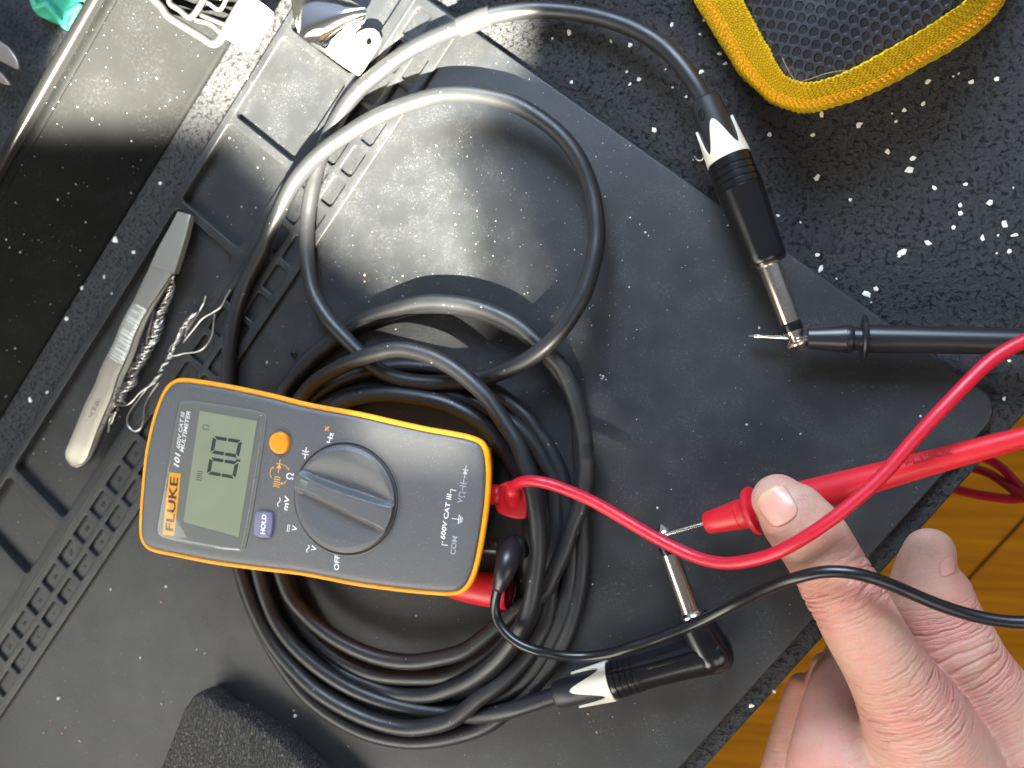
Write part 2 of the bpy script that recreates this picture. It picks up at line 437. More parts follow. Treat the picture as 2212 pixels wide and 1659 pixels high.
M_RED = material('red_lead', (.50, .006, .024), .38, fn=f_red, Subsurface_Weight=.06)
M_REDP = material('red_probe_plastic', (.55, .010, .020), .42, fn=f_red, Subsurface_Weight=.06)
M_REDD = material('red_embossed', (.30, .004, .010), .5)
M_BLEAD = material('black_lead', (.008, .008, .009), .28, fn=lambda nt, b: bump(nt, b, nt.noise(12, 3, .6, geo(nt)), .003, .3))
M_ORANGE = material('amber_holster', (.88, .33, .004), .5, Subsurface_Weight=.05, fn=lambda nt, b: bump(nt, b, nt.noise(45, 3, .6, geo(nt)), .008, .4))
M_OBTN = material('amber_button', (.80, .27, .004), .45)
def f_face(nt, b):
    g_ = geo(nt)
    bump(nt, b, nt.noise(17, 3, .7, g_), .014, .7)
    sp = nt.vor(26, g_); cc = nt.new('ShaderNodeSeparateColor', i={'Color': nt.vor(26, g_, 'Color')})
    k = nt.m('LESS_THAN', sp, nt.m('MULTIPLY', nt.m('POWER', cc.outputs[0], 8.0), .3))
    nt.l.new(nt.mix(nt.m('MULTIPLY', k, .5), (.098, .098, .101), (.5, .5, .5)), b.inputs['Base Color'])
M_FACE = material('grey_casing', rough=.42, spec=.5, fn=f_face)
M_DIAL = material('grey_dial', rough=.44, spec=.5, fn=f_face)
M_BEZEL = material('lens_surround', (.16, .16, .155), .35)
M_LCD = material('lcd', (.45, .52, .33), .4, fn=lambda nt, b: nt.l.new(nt.mix(nt.noise(.8, 2, .5, geo(nt)), (.205, .225, .155), (.26, .28, .195)), b.inputs['Base Color']))
M_SEG = material('lcd_ink', (.016, .02, .022), .5)
M_WHITE = material('white_print', (.78, .78, .78), .5)
M_GREYP = material('grey_print', (.34, .36, .39), .5)
M_OPRINT = material('amber_print', (.72, .36, .06), .5)
M_DARKP = material('dark_print', (.05, .03, .02), .5)
M_LILAC = material('lilac_button', (.17, .16, .26), .45)
M_MARK = material('grey_mark', (.13, .14, .13), .5)
def f_glass(m):
    nt = N(m.node_tree); m.node_tree.nodes.remove(m.node_tree.nodes['Principled BSDF'])
    out = m.node_tree.nodes['Material Output']
    fr = nt.new('ShaderNodeFresnel', i={'IOR': 1.5}).outputs[0]
    a = nt.new('ShaderNodeBsdfTransparent', i={'Color': (.93, .94, .92, 1)}); gl = nt.new('ShaderNodeBsdfGlossy', i={'Roughness': .03})
    mx = nt.new('ShaderNodeMixShader'); bf = nt.new('ShaderNodeNewGeometry').outputs['Backfacing']; fr = nt.m('MULTIPLY', fr, nt.m('SUBTRACT', 1.0, bf)); nt.l.new(nt.m('MULTIPLY', fr, 1.3, clamp=True), mx.inputs[0]); nt.l.new(a.outputs[0], mx.inputs[1]); nt.l.new(gl.outputs[0], mx.inputs[2])
    nt.l.new(mx.outputs[0], out.inputs[0])
M_GLASS = bpy.data.materials.new('clear_lens'); M_GLASS.use_nodes = True; f_glass(M_GLASS)
def f_knit(ca, cb, su, sv, zip_=False):
    def f(nt, b):
        uv = nt.new('ShaderNodeMapping', i={'Vector': uvc(nt), 'Scale': (su, sv, 1)}).outputs[0]
        s = nt.new('ShaderNodeSeparateXYZ', i={'Vector': uv})
        row = nt.m('FLOOR', s.outputs['Y']); u = nt.m('ADD', s.outputs['X'], nt.m('MULTIPLY', row, .5))
        fu = nt.m('ABSOLUTE', nt.m('SUBTRACT', nt.m('FRACT', u), .5)); fv = nt.m('ABSOLUTE', nt.m('SUBTRACT', nt.m('FRACT', s.outputs['Y']), .5))
        h = nt.m('SUBTRACT', 1.0, nt.m('MAXIMUM', nt.m('MULTIPLY', fu, 1.9), nt.m('MULTIPLY', fv, 1.9)))
        h = nt.m('ADD', h, nt.m('MULTIPLY', nt.noise(30, 2, .6, geo(nt)), .35))
        nt.l.new(nt.mix(nt.ramp(h, .12, .55), cb, ca), b.inputs['Base Color'])
        bump(nt, b, nt.ramp(h, .05, .8), .06, .9)
    return f
M_KNIT = material('yellow_webbing', rough=.75, spec=.2, fn=f_knit((.80, .52, .012), (.30, .16, .002), 5.6, 5.2))
M_ZIP = material('yellow_zip_tape', rough=.55, spec=.4, fn=f_knit((.86, .44, .008), (.62, .29, .003), 4.6, 4.4))
def f_mesh(nt, b):
    g_ = nt.new('ShaderNodeMapping', i={'Vector': geo(nt), 'Rotation': (0, 0, .35), 'Scale': (2.9, 2.6, 0)}).outputs[0]
    def grid(off):
        m_ = nt.new('ShaderNodeMapping', i={'Vector': g_, 'Location': off, 'Scale': (1, 1/1.732, 1)}).outputs[0]
        s = nt.new('ShaderNodeSeparateXYZ', i={'Vector': m_})
        fx = nt.m('SUBTRACT', nt.m('FRACT', s.outputs['X']), .5); fy = nt.m('MULTIPLY', nt.m('SUBTRACT', nt.m('FRACT', s.outputs['Y']), .5), 1.732)
        return nt.m('SQRT', nt.m('ADD', nt.m('MULTIPLY', fx, fx), nt.m('MULTIPLY', fy, fy)))
    d = nt.m('MINIMUM', grid((0, 0, 0)), grid((.5, .5, 0)))
    d = nt.m('ADD', d, nt.m('MULTIPLY', nt.m('SUBTRACT', nt.noise(9, 2, .5, geo(nt)), .5), .10))
    k = nt.ramp(d, .30, .40)
    nt.l.new(nt.mix(k, (.002, .0025, .005), (.019, .021, .028)), b.inputs['Base Color'])
    bump(nt, b, k, .09, 1.0)
M_MESH = material('spacer_mesh', rough=.5, spec=.5, fn=f_mesh)
def f_leather(nt, b):
    g_ = geo(nt)
    v = nt.vor(6.0, nt.new('ShaderNodeMapping', i={'Vector': g_, 'Rotation': (0, 0, .5), 'Scale': (1.4, .65, 1)}).outputs[0], feat='DISTANCE_TO_EDGE')
    k = nt.ramp(v, .0, .20)
    nt.l.new(nt.mix(k, (.008, .008, .007), (.034, .032, .030)), b.inputs['Base Color'])
    bump(nt, b, nt.m('ADD', k, nt.m('MULTIPLY', nt.noise(9, 4, .7, g_, dist=1.0), .4)), .045, .9)
M_LEATHER = material('pebbled_leather', rough=.5, fn=f_leather)
def f_felt(nt, b):
    g_ = geo(nt); n = nt.noise(7, 5, .8, g_, dist=.6)
    nt.l.new(nt.mix(nt.ramp(n, .35, .68), (.010, .012, .016), (.085, .088, .095)), b.inputs['Base Color'])
    bump(nt, b, n, .08, .8)
M_FELT = material('felt', rough=.95, spec=.1, fn=f_felt)
def f_bin(nt, b):
    g_, cl, fib = dusty(nt, b, (.0050, .0053, .0053), sc=.9, amt=.10)
    bump(nt, b, nt.noise(8, 4, .6, g_), .006, .3)
M_BIN = material('bin_plastic', rough=.6, spec=.06, fn=f_bin)
M_GREEN = material('green_plastic', (.06, .42, .27), .35, Subsurface_Weight=.25)
def f_wood(nt, b):
    g_ = nt.new('ShaderNodeMapping', i={'Vector': geo(nt), 'Rotation': (0, 0, -TH), 'Scale': (.02, .35, 1)}).outputs[0]
    n = nt.noise(1.6, 5, .65, g_, dist=1.2)
    c = nt.mix(nt.ramp(n, .3, .7), (.30, .105, .004), (.52, .215, .010))
    s = nt.new('ShaderNodeSeparateXYZ', i={'Vector': nt.new('ShaderNodeMapping', i={'Vector': geo(nt), 'Rotation': (0, 0, -TH)}).outputs[0]})
    fr = nt.m('FRACT', nt.m('MULTIPLY', s.outputs['Y'], 1/13.0))
    c = nt.mix(nt.m('LESS_THAN', fr, .03), c, (.05, .018, .003))
    nt.l.new(c, b.inputs['Base Color'])
M_WOOD = material('honey_floorboards', rough=.6, spec=.05, fn=f_wood)
M_TABLE = material('table_edge', (.010, .010, .011), .35, fn=lambda nt, b: bump(nt, b, nt.noise(8, 3, .6, geo(nt)), .01, .4))
def f_skin(nt, b):
    g_ = geo(nt)
    n1 = nt.noise(.9, 3, .6, g_); n2 = nt.noise(2.6, 4, .65, g_); n3 = nt.noise(14, 3, .6, g_)
    c = nt.mix(nt.ramp(n1, .38, .62), (.52, .315, .225), (.54, .265, .20))
    c = nt.mix(nt.m('MULTIPLY', nt.ramp(n2, .50, .72), .55), c, (.62, .235, .205))
    c = nt.mix(nt.m('MULTIPLY', nt.ramp(n3, .5, .8), .25), c, (.72, .50, .40))
    at = nt.new('ShaderNodeAttribute', attribute_name='redness').outputs['Fac']
    c = nt.mix(nt.m('MULTIPLY', at, .72), c, (.62, .225, .195))
    # creases run across each digit: the crease coordinate is stored on the mesh
    cr = nt.new('ShaderNodeAttribute', attribute_name='along').outputs['Fac']; am = nt.new('ShaderNodeAttribute', attribute_name='crease').outputs['Fac']
    wob = nt.noise(1.7, 3, .6, g_)
    wv = nt.m('SINE', nt.m('ADD', nt.m('MULTIPLY', cr, 17.0), nt.m('MULTIPLY', wob, 6.5)))
    wv2 = nt.m('SINE', nt.m('ADD', nt.m('MULTIPLY', cr, 41.0), nt.m('MULTIPLY', nt.noise(2.4, 3, .6, g_), 8.0)))
    sh = nt.m('POWER', nt.m('MULTIPLY_ADD', wv, -.5, .5), 5.0)
    sh2 = nt.m('POWER', nt.m('MULTIPLY_ADD', wv2, -.5, .5), 4.0)
    brk = nt.ramp(nt.noise(1.3, 2, .5, nt.new('ShaderNodeMapping', i={'Vector': g_, 'Location': (5, 3, 1)}).outputs[0]), .40, .6)
    h = nt.m('ADD', nt.m('MULTIPLY', nt.m('MULTIPLY', sh, brk), -1.6), nt.m('MULTIPLY', sh2, -.55))
    h = nt.m('MULTIPLY', h, am)
    c = nt.mix(nt.m('MULTIPLY', nt.m('MULTIPLY', nt.m('MULTIPLY', sh, brk), am), .30), c, (.45, .13, .09))
    nt.l.new(c, b.inputs['Base Color'])
    nb = bump(nt, b, h, .045, .9)
    cell = nt.vor(17, nt.new('ShaderNodeMapping', i={'Vector': g_, 'Rotation': (0, 0, .6), 'Scale': (1, 1.5, 1)}).outputs[0], feat='DISTANCE_TO_EDGE')
    bump(nt, b, nt.m('ADD', nt.m('MULTIPLY', nt.ramp(cell, 0, .10), .35), nt.noise(30, 3, .6, g_)), .012, .75, nb)
M_SKIN = material('skin', rough=.48, spec=.4, fn=f_skin, Subsurface_Weight=.12, Subsurface_Radius=(.5, .18, .1), Subsurface_Scale=.6)
M_NAIL = material('fingernail', (.66, .36, .27), .34, fn=lambda nt, b: (nt.l.new(nt.mix(nt.noise(2.2, 2, .5, geo(nt)), (.60, .34, .26), (.58, .285, .225)), b.inputs['Base Color']), bump(nt, b, nt.noise(6, 2, .5, nt.new('ShaderNodeMapping', i={'Vector': geo(nt), 'Rotation': (0, 0, -.9), 'Scale': (.3, 3, 1)}).outputs[0]), .01, .4)), Subsurface_Weight=.15)
M_NTIP = material('nail_edge', (.56, .36, .21), .45)

# ------------------------------------------------------------------ setting
def flat_loop(pts): return pts
fl = mk('floor', [ST(-260, -120, -74), ST(-260, 260, -74), ST(260, 260, -74), ST(260, -120, -74)], [(0, 1, 2, 3)], M_WOOD, smooth=False)
tag(fl, kind='structure')
tb = curve_plate('table', [rrect(-70, -14.95, 70, 60, .5)], -2.1, -1.35, .25, M_TABLE, frame=MATF)
tag(tb, 'black table with a smooth rounded edge above the wooden floor', 'table')
felt = curve_plate('felt_cloth', [rrect(-60, 26.2, 60, 59, .4)], -1.35, -.5, .1, M_FELT, frame=MATF)
tag(felt, 'speckled dark grey felt cloth under the scissor tips', 'cloth')

# granulated rubber mat with embedded white chips
rub = curve_plate('rubber_mat', [rrect(-62, -14.75, 62, 26.1, .3)], -1.34, -.40, .08, M_RUB, frame=MATF)
chips = [(1229, 70, 9), (1193, 83, 3), (1320, 89, 4), (1361, 97, 6), (1451, 54, 6), (1512, 74, 4), (1521, 43, 5), (1554, 116, 7), (1566, 137, 6), (1514, 156, 7),
 (1354, 155, 4), (1361, 182, 5), (1380, 172, 5), (1453, 189, 3), (1482, 209, 4), (1438, 150, 3), (1234, 178, 5), (1414, 281, 8),
 (1775, 246, 8), (1855, 269, 8), (1662, 291, 5), (1756, 292, 5), (1917, 327, 7), (1970, 342, 8), (1965, 368, 9), (1765, 384, 8), (2018, 406, 7), (2087, 398, 6), (2189, 405, 3),
 (1953, 238, 6), (1935, 262, 4), (1994, 224, 6), (2004, 177, 7), (2059, 165, 4), (2071, 159, 3), (2098, 177, 6), (2152, 171, 6), (1927, 245, 3),
 (1836, 431, 5), (1680, 466, 4), (1729, 480, 3), (1766, 551, 6), (1773, 582, 9), (1807, 602, 3), (1851, 655, 3), (1871, 636, 10), (1892, 624, 7), (1882, 653, 3),
 (1950, 545, 12), (1942, 553, 4), (2004, 525, 9), (2059, 491, 5), (2075, 444, 6), (2075, 461, 6), (2139, 438, 10), (2122, 514, 8), (2156, 508, 4), (2169, 484, 9), (2192, 508, 7), (2180, 542, 6), (2153, 547, 3),
 (2181, 780, 6), (2169, 861, 6), (1623, 1525, 6), (1672, 1494, 4), (1497, 345, 2),
 (450, 193, 7), (521, 142, 8), (532, 166, 6), (507, 191, 8), (432, 187, 4), (249, 519, 8), (289, 545, 5), (176, 620, 6), (225, 599, 5), (144, 688, 6), (159, 642, 3), (242, 634, 3), (102, 847, 5), (65, 864, 6), (346, 396, 5), (213, 752, 3), (600, 182, 0)]
vs = []; fs = []; rng = random.Random(3)
mdl = []
for (x, y, r) in chips:
    if not r: continue
    c = P(x, y, -.39); rr = W(r, x, y)*1.05; n = rng.choice((5, 6, 7)); a0 = rng.random()*6.28; e = rng.uniform(.6, 1.0)
    ring = []
    for k in range(n):
        a = a0+2*math.pi*k/n+rng.uniform(-.3, .3); q = rr*rng.uniform(.6, 1.2)
        ring.append((math.cos(a)*q, math.sin(a)*q*e))
    rot = rng.random()*3.14; cs, sn = math.cos(rot), math.sin(rot)
    b = len(vs)
    for sc, dz in ((1.0, -.05), (.97, .012), (.7, .028)):
        for (u, v) in ring: vs.append(c+Vector(((u*cs-v*sn)*sc, (u*sn+v*cs)*sc, dz+rng.uniform(-.004, .004))))
    for L_ in (0, 1):
        for k in range(n):
            k2 = (k+1) % n; fs.append((b+L_*n+k, b+L_*n+k2, b+(L_+1)*n+k2, b+(L_+1)*n+k))
    fs.append(tuple(b+2*n+k for k in range(n)))
# extra chips over the part of the mat outside the photograph's frame and faint crumbs
ch = mk('chip_tmp', vs, fs, M_CHIP)
bm = bmesh.new(); bm.from_mesh(rub.data)
off = ORI[ch]-ORI[rub]; rub.data.materials.append(M_CHIP)
vmap = [bm.verts.new(v.co+off) for v in ch.data.vertices]; bm.verts.ensure_lookup_table()
for p in ch.data.polygons:
    f = bm.faces.new([vmap[i] for i in p.vertices]); f.material_index = 1
bm.to_mesh(rub.data); bm.free(); bpy.data.objects.remove(ch)
tag(rub, 'thick black granulated rubber mat with white chips embedded in it', 'rubber mat')

# silicone work mat
mat = thing('work_mat', 'dusty black silicone repair mat with numbered compartments along one side', 'work mat', ST(-10, 0, -.4))
curve_plate('work_surface', [rrect(-34, -14.05, 10.15, 13.3, .9, 8)], -.40, 0, .10, M_SIL, mat, MATF)
curve_plate('compartment_floor', [rrect(-34, 13.25, 10.15, 17.55, .35)], -.40, -.22, .03, M_SIL, mat, MATF)
holes = []; nums = []
PIT = 1.517
for k in range(-2, 25):
    s0 = 3.94-PIT*k
    if s0 < -33: break
    holes.append(rrect(s0, 10.84, s0+1.24, 11.48, .14)); nums.append((25-k, s0+.62, 11.16))
for k in range(0, 27):
    s0 = 8.42-PIT*k
    if s0 < -33: break
    holes.append(rrect(s0, 11.80, s0+1.24, 12.56, .14)); nums.append((56-k, s0+.62, 12.18))
trays = [(5.85, 9.9), (1.42, 5.48), (-3.06, 1.05), (-18.7, -3.45), (-22.25, -19.2), (-27.5, -22.7)]
for a, b in trays: holes.append(rrect(a, 13.42, b, 17.22, .28))
curve_plate('compartment_frame', [rrect(-33.9, 10.42, 10.05, 17.6, .3)]+holes, -.30, .17, .05, M_SIL, mat, MATF, res=3)
# the long rail between the compartments and the work surface and the lip round the mat
curve_plate('rail', [rrect(-33.8, 12.83, 10.0, 12.98, .05)], .10, .20, .04, M_SIL, mat, MATF)
M_NUM = material('moulded_number', (.012, .012, .013), .6)
for n_, s_, t_ in nums:
    if s_ < -26 or n_ < 1: continue
    c = ST(s_, -t_, .012)
    sz = .30 if n_ >= 20 else .22
    cu = bpy.data.curves.new('n', 'FONT'); cu.body = str(n_); cu.size = sz; cu.align_x = 'CENTER'; cu.align_y = 'CENTER'; cu.extrude = .006; cu.resolution_u = 2
    t = bpy.data.objects.new('t', cu); COL.objects.link(t); bpy.context.view_layer.update()
    me = bpy.data.meshes.new_from_object(t.evaluated_get(bpy.context.evaluated_depsgraph_get())); bpy.data.objects.remove(t)
    M_ = Matrix.Translation(c) @ MATF
    mk('compartment_number', [M_ @ v.co for v in me.vertices], [tuple(p.vertices) for p in me.polygons], M_NUM, mat, smooth=False)

# black plastic bin lying along the far side
def tof(pts, z): return sum(PT(x, y, z)[1] for x, y in pts)/len(pts)
tl0 = tof([(182, 0), (0, 300)], 3.0); tl1 = tof([(210, 0), (0, 348)], 3.0); tcr = tof([(232, 47), (0, 405)], 2.55); tr = tof([(487, 100), (370, 275)], -.3)
prof = [(tl0+.35, -.35), (tl0-.02, 1.2), (tl0-.05, 2.2)]
rc = (tl0+tl1)/2; rr = abs(tl1-tl0)/2
prof += [(rc-rr*math.cos(a), 2.75+rr*.8*math.sin(a)) for a in [k*math.pi/8 for k in range(0, 9)]]
prof += [(tl1+.03, 2.62), (tl1+.06, 2.55), (tcr-.05, 2.50), (tcr, 2.42), (tcr+.06, 2.44)]
for k in range(1, 15):
    q = k/14; t_ = tcr+.06+(tr-tcr-.06)*q; prof.append((t_, 2.44-2.62*(q**1.15)-.22*math.sin(q*math.pi)))
prof += [(tr+.12, -.24), (tr+.2, -.36), (tr+.2, -.40)]
vs = []; fs = []
ss = [-46, -30, -20, -10, 0, 10, 20, 34]
for s_ in ss:
    for (t_, z_) in prof: vs.append(ST(s_, t_, z_))
npf = len(prof)
for i in range(len(ss)-1):
    for k in range(npf-1): fs.append((i*npf+k, i*npf+k+1, (i+1)*npf+k+1, (i+1)*npf+k))
for i in (0, len(ss)-1): fs.append(tuple(i*npf+k for k in range(npf)))
fs.append(tuple(reversed([0*npf, (npf-1), (len(ss)-1)*npf+npf-1, (len(ss)-1)*npf])))
mi = [1 if 2 <= (i % (npf-1)) <= 11 else 0 for i in range((len(ss)-1)*(npf-1))]+[0, 0, 0]
M_RIM = material('bin_rim', (.012, .012, .012), .28, spec=.6)
bn = fixn(mk('plastic_bin', vs, fs, None, mats=[M_BIN, M_RIM], mi=mi)); sharp(bn, 50)
tag(bn, 'black plastic bin wall with a shiny rolled rim and a dusty sloping side', 'bin')

# ------------------------------------------------------------------ instrument cable
cable = thing('instrument_cable', 'coiled black instrument cable with two cream-collared jack plugs', 'cable', P(900, 1200, 0))
lo = .34
pathA = [(1570, 338, 1.0), (1521, 217, 1.0), (1506, 190, 1.0), (1476, 147, .9), (1431, 100, .7), (1368, 62, .5), (1293, 37, .3), (1218, 25, .15), (1156, 22, .2), (1106, 27, .4), (1053, 37, .6), (1015, 50, .65), (928, 85, .6), (878, 112, .6), (840, 140, .6), (768, 202, .55), (722, 270, .5), (689, 350, .5), (673, 415, .5), (665.5, 465, .42), (663, 515, .42), (665, 565, .5), (675.5, 628, .7), (693, 665, .85), (715.5, 697.5, 1.0), (743, 727.5, 1.02), (773, 758, 1.0), (818, 799, 1.0), (857, 817, 1.05), (918, 827, 1.05), (967, 826, 1.0), (1008, 824, 1.0), (1045, 817, 1.0), (1084, 804, 1.2), (1133, 781, 1.5), (1172, 754, 1.68), (1211, 715, 1.72), (1240, 672, 1.65), (1262, 633, 1.6), (1274, 594, 1.5), (1286, 545, 1.4), (1289.5, 515, 1.3), (1287.5, 465, 1.2), (1278.5, 415, 1.1), (1253.5, 350, 1.1), (1218.5, 300, 1.1), (1168.5, 257.5, 1.1), (1106, 222.5, 1.1), (1065.5, 212.5, 1.1), (1015.5, 204, 1.1), (953, 205, 1.1), (903, 217.5, 1.1), (853, 235, 1.1), (803, 257.5, 1.15), (753, 287.5, 1.2), (703, 322, 1.2), (665.5, 357, 1.15), (635.5, 395, 1.0), (618, 427, .9), (600.5, 465, .75), (580.5, 502.5, .6), (565.5, 540, .5), (537, 594, .45), (515, 653, .4), (501.6, 711, .4), (495, 770, .4), (492, 828, .4)]
c1 = [(488, 930, .4), (490, 1060, .5), (502, 1160, .7), (523, 1237, .9), (553, 1321.5, 1.0), (590.5, 1391.5, 1.0), (640.5, 1451.5, 1.0), (690.5, 1496.5, 1.0), (753, 1534, 1.0), (815.5, 1560, 1.0), (878, 1573, 1.0), (928, 1569, 1.02), (978, 1554, 1.05), (1040, 1504, 1.05), (1081, 1475, 1.0), (1112.6, 1444, .9), (1140, 1412.6, .75), (1163, 1375.5, .65), (1183, 1334.5, .5), (1191, 1285.6, .4), (1192, 1227, .4), (1204, 1150, .4), (1201, 1100, .4), (1194.6, 1030, .4), (1177, 1001, .45), (1148, 952, .5), (1110, 917, .6), (1055, 890, .7), (1015, 868, .75), (976.6, 855.7, .7), (918, 845, .6), (857, 838, .55), (779, 846, .5), (701, 876, .45)]
l3 = [(650, 930, .4), (600, 1030, .4), (590, 1150, .4), (608, 1256, .40), (628, 1306, .40), (665.5, 1364, .4), (728, 1419, .4), (803, 1454, .4), (903, 1464, .4), (972, 1457.5, .4), (1030.6, 1428, .38), (1081, 1387, .35), (1108, 1345, .35), (1130, 1290, .35), (1143, 1220, .35), (1146, 1150, .35), (1138, 1085, .36), (1120, 1030, .4), (1105, 1001, .5), (1079, 957.7, .8), (1050, 920.6, 1.0), (1015.7, 896.7, 1.1), (967, 873, 1.15), (918, 861, 1.15), (837.5, 852, 1.1), (779, 858, 1.0), (730, 874, .9)]
l2 = [(690, 920, .7), (640, 1010, .5), (600, 1120, .9), (620, 1240, .34), (650, 1320, .34), (690, 1390, .34), (740, 1450, .34), (803, 1481, .34), (853, 1497, .36), (928, 1501.5, .5), (972, 1489, .7), (1011, 1473, .95), (1046, 1450, 1.2), (1081, 1418.5, 1.4), (1107, 1385, 1.6), (1128, 1350, 1.75), (1146, 1305, 1.85), (1156.6, 1246.6, 1.9), (1163, 1188, 1.95), (1162, 1147, 2.0), (1157.5, 1098, 2.05), (1148, 1049.5, 2.05), (1134, 1001, 2.0), (1114.6, 952, 1.95), (1089, 913, 1.9), (1060, 868, 1.85), (1045, 851, 1.85), (1006, 815, 1.8), (967, 787, 1.75), (918, 765, 1.7), (857, 754, 1.7), (808, 764, 1.7), (759.5, 781.5, 1.6), (720, 801, 1.4), (681, 826, 1.1), (652, 858, .9)]
l4 = [(610, 930, .5), (560, 1060, .4), (545, 1180, .4), (553, 1260, .34), (590, 1350, .34), (640, 1410, .34), (720, 1475, .34), (820, 1525, .34), (900, 1540, .34), (1000, 1532, .34), (1060, 1515, .34), (1105, 1494, .36), (1138, 1465, .40), (1167, 1426, .40), (1189, 1383, .4), (1206, 1344, .38), (1224, 1295, .36), (1233.7, 1237, .34), (1236, 1180, .34), (1232, 1130, .34), (1222, 1070, .34), (1208, 1016, .34), (1187, 971, .34), (1157.5, 928, .34), (1143, 906.5, .36), (1113, 879, .36), (1074, 848, .4), (1040, 828, .36), (1010, 812, .34), (960, 799, .34), (918, 795, .34), (857, 793, .34), (798.5, 803, .34), (759.4, 813, .34), (710.6, 836, .34), (672, 867, .34)]
c0 = [(630, 930, .34), (560, 1020, .34), (512, 1150, .34), (522, 1240, .34), (545, 1310, .34), (583, 1390, .34), (625, 1456, .34), (665.5, 1504, .34), (728, 1551.5, .34), (803, 1586.5, .34), (890.5, 1601.5, .34), (978, 1591.5, .34), (1053, 1566.5, .34), (1090, 1540, .34), (1132, 1506, .34), (1157.5, 1477, .34), (1187, 1438, .34), (1208, 1403, .34), (1226, 1364, .34), (1245, 1305, .34), (1255, 1246.6, .34), (1258, 1198, .34), (1257, 1120, .34), (1259, 1040, .34), (1254, 981, .34), (1252, 923, .34), (1240, 866, .34), (1222, 828, .34), (1180, 770, .34), (1148, 738, .34), (1108, 707, .34), (1060, 684, .34), (1006, 666, .34), (918, 661, .34), (857, 673, .34), (798, 691, .34), (759, 711, .34), (707, 750, .34), (671.5, 778, .34), (646, 807, .34), (623, 836, .34)]
c5 = [(590, 920, .6), (570, 1040, .8), (585, 1160, 1.0), (608, 1237, 1.02), (627, 1286, 1.04), (659, 1325, 1.05), (703, 1364, 1.08), (764, 1400, 1.1), (825, 1422, 1.1), (886, 1430, 1.1), (947, 1422, 1.1), (999, 1408, 1.08), (1030, 1388, 1.05), (1089, 1340, 1.0), (1128, 1309, 1.0), (1179, 1276, 1.0), (1197, 1237, 1.0), (1220, 1188, 1.02), (1236, 1137, 1.02), (1253, 1098, 1.02), (1264, 1040, 1.0), (1265, 981, 1.0), (1258, 923, 1.0), (1243.5, 864, 1.0), (1230, 828, 1.0), (1211, 789, 1.0), (1187.5, 766, 1.0), (1152, 731, .98), (1113, 699.5, .95), (1064.5, 676, .9), (1006, 658.5, .85), (918, 652.6, .75), (857, 666, .6), (798, 684, .42), (759, 703, .34), (707, 742, .34), (671.5, 770, .34), (646, 799, .4), (623, 828, .5), (607, 852, .6)]
arc3 = [(585, 920, .9), (545, 1040, 1.0), (548, 1160, 1.0), (559, 1232, 1.0), (574, 1286, 1.0), (596, 1339, 1.0), (630, 1388, 1.0), (679, 1434.5, .95), (740, 1476, .8), (801, 1505, .65), (874, 1527, .5), (935, 1537, .4), (984, 1540, .36), (1015, 1546, .5), (1060, 1543, .8), (1106, 1533, .98), (1150, 1519, 1.0), (1203, 1501, 1.0), (1260, 1485, 1.0)]
full = pathA + c1 + l3 + l2 + l4 + c0 + c5 + arc3
jk = tube('cable', [(x, y, z+.02) for x, y, z in full], M_CABLE, cable, r=.318, step=.10, ns=20, smooth=6)
sl_ = [(1060, 34, .61), (1040, 40, .62), (1020, 48, .65), (990, 60, .65)]
tube('sleeve', sl_, M_SHRINK, cable, r=.385, step=.06, ns=28)

# straight jack plug
def crown(name, a, b, rb, rt, tooth, mat, parent, teeth=4, phase=0.0, thick=.045, band=.22):
    """cream collar: ring at the a end, pointed fingers towards b"""
    p0, p1 = P(*a), P(*b); ax = (p1-p0); L = ax.length; t = ax.normalized()
    view = (CO-p0).normalized(); n = (view-t*view.dot(t)).normalized(); bb = t.cross(n)
    ns = 96; nv = 10; vs = []; fs = []
    for side in (0, 1):
        for j in range(nv+1):
            for k in range(ns):
                th = 2*math.pi*k/ns
                c = (0.5+0.5*math.cos(teeth*(th-phase)))
                reach = band+(tooth-band)*c
                q = j/nv*reach
                r = (rb+(rt-rb)*q) - (thick if side else 0)
                vs.append(p0+t*(L*q)+n*(math.cos(th)*r)+bb*(math.sin(th)*r))
    o = (nv+1)*ns
    for j in range(nv):
        for k in range(ns):
            k2 = (k+1) % ns
            fs.append((j*ns+k, j*ns+k2, (j+1)*ns+k2, (j+1)*ns+k)); fs.append((o+j*ns+k2, o+j*ns+k, o+(j+1)*ns+k, o+(j+1)*ns+k2))
    for k in range(ns):
        k2 = (k+1) % ns; fs.append((k2, k, o+k, o+k2)); fs.append((nv*ns+k, nv*ns+k2, o+nv*ns+k2, o+nv*ns+k))
    return sharp(mk(name, vs, fs, mat, parent), 50)
ja, jb = (1574, 343, .98), (1659, 569, 1.05)
plug = lathe('straight_plug', ja, jb, [(0, 40), (.0, 46), (.05, 47), (.09, 47.2), (.095, 45.5), (.102, 45.5), (.107, 47.5), (.155, 48), (.16, 46.2), (.167, 46.2), (.172, 48.3), (.22, 48.8), (.225, 47), (.232, 47), (.237, 49.2), (.285, 49.6), (.29, 47.8), (.297, 47.8), (.302, 50), (.36, 49), (.5, 47.5), (.62, 45.5), (.75, 44), (.9, 43), (.96, 42.5), (.99, 40.5), (1.0, 38), (1.0, 22)], M_GLOSS, cable, 56)
ORI[plug] = ORI[cable]
def subpart(o, par): o.parent = par; return o
def lathe_s(name, a, b, prof, mat, par, ns=32, sh=35):
    o = lathe(name, a, b, prof, mat, cable, ns, sh=sh); o.parent = par; return o
lathe_s('boot', (1521, 215, .98), (1576, 348, .98), [(-.02, 19), (0, 27), (.03, 33), (.3, 36), (.7, 39), (1.0, 41)], M_BOOT, plug, 48)
o = crown('collar', (1574.5, 345, .98), (1531, 240, .98), W(48, 1574, 343, 1), W(40, 1531, 240, 1), .74, M_CREAM, cable, 4, 0.0, .085, .16); o.parent = plug
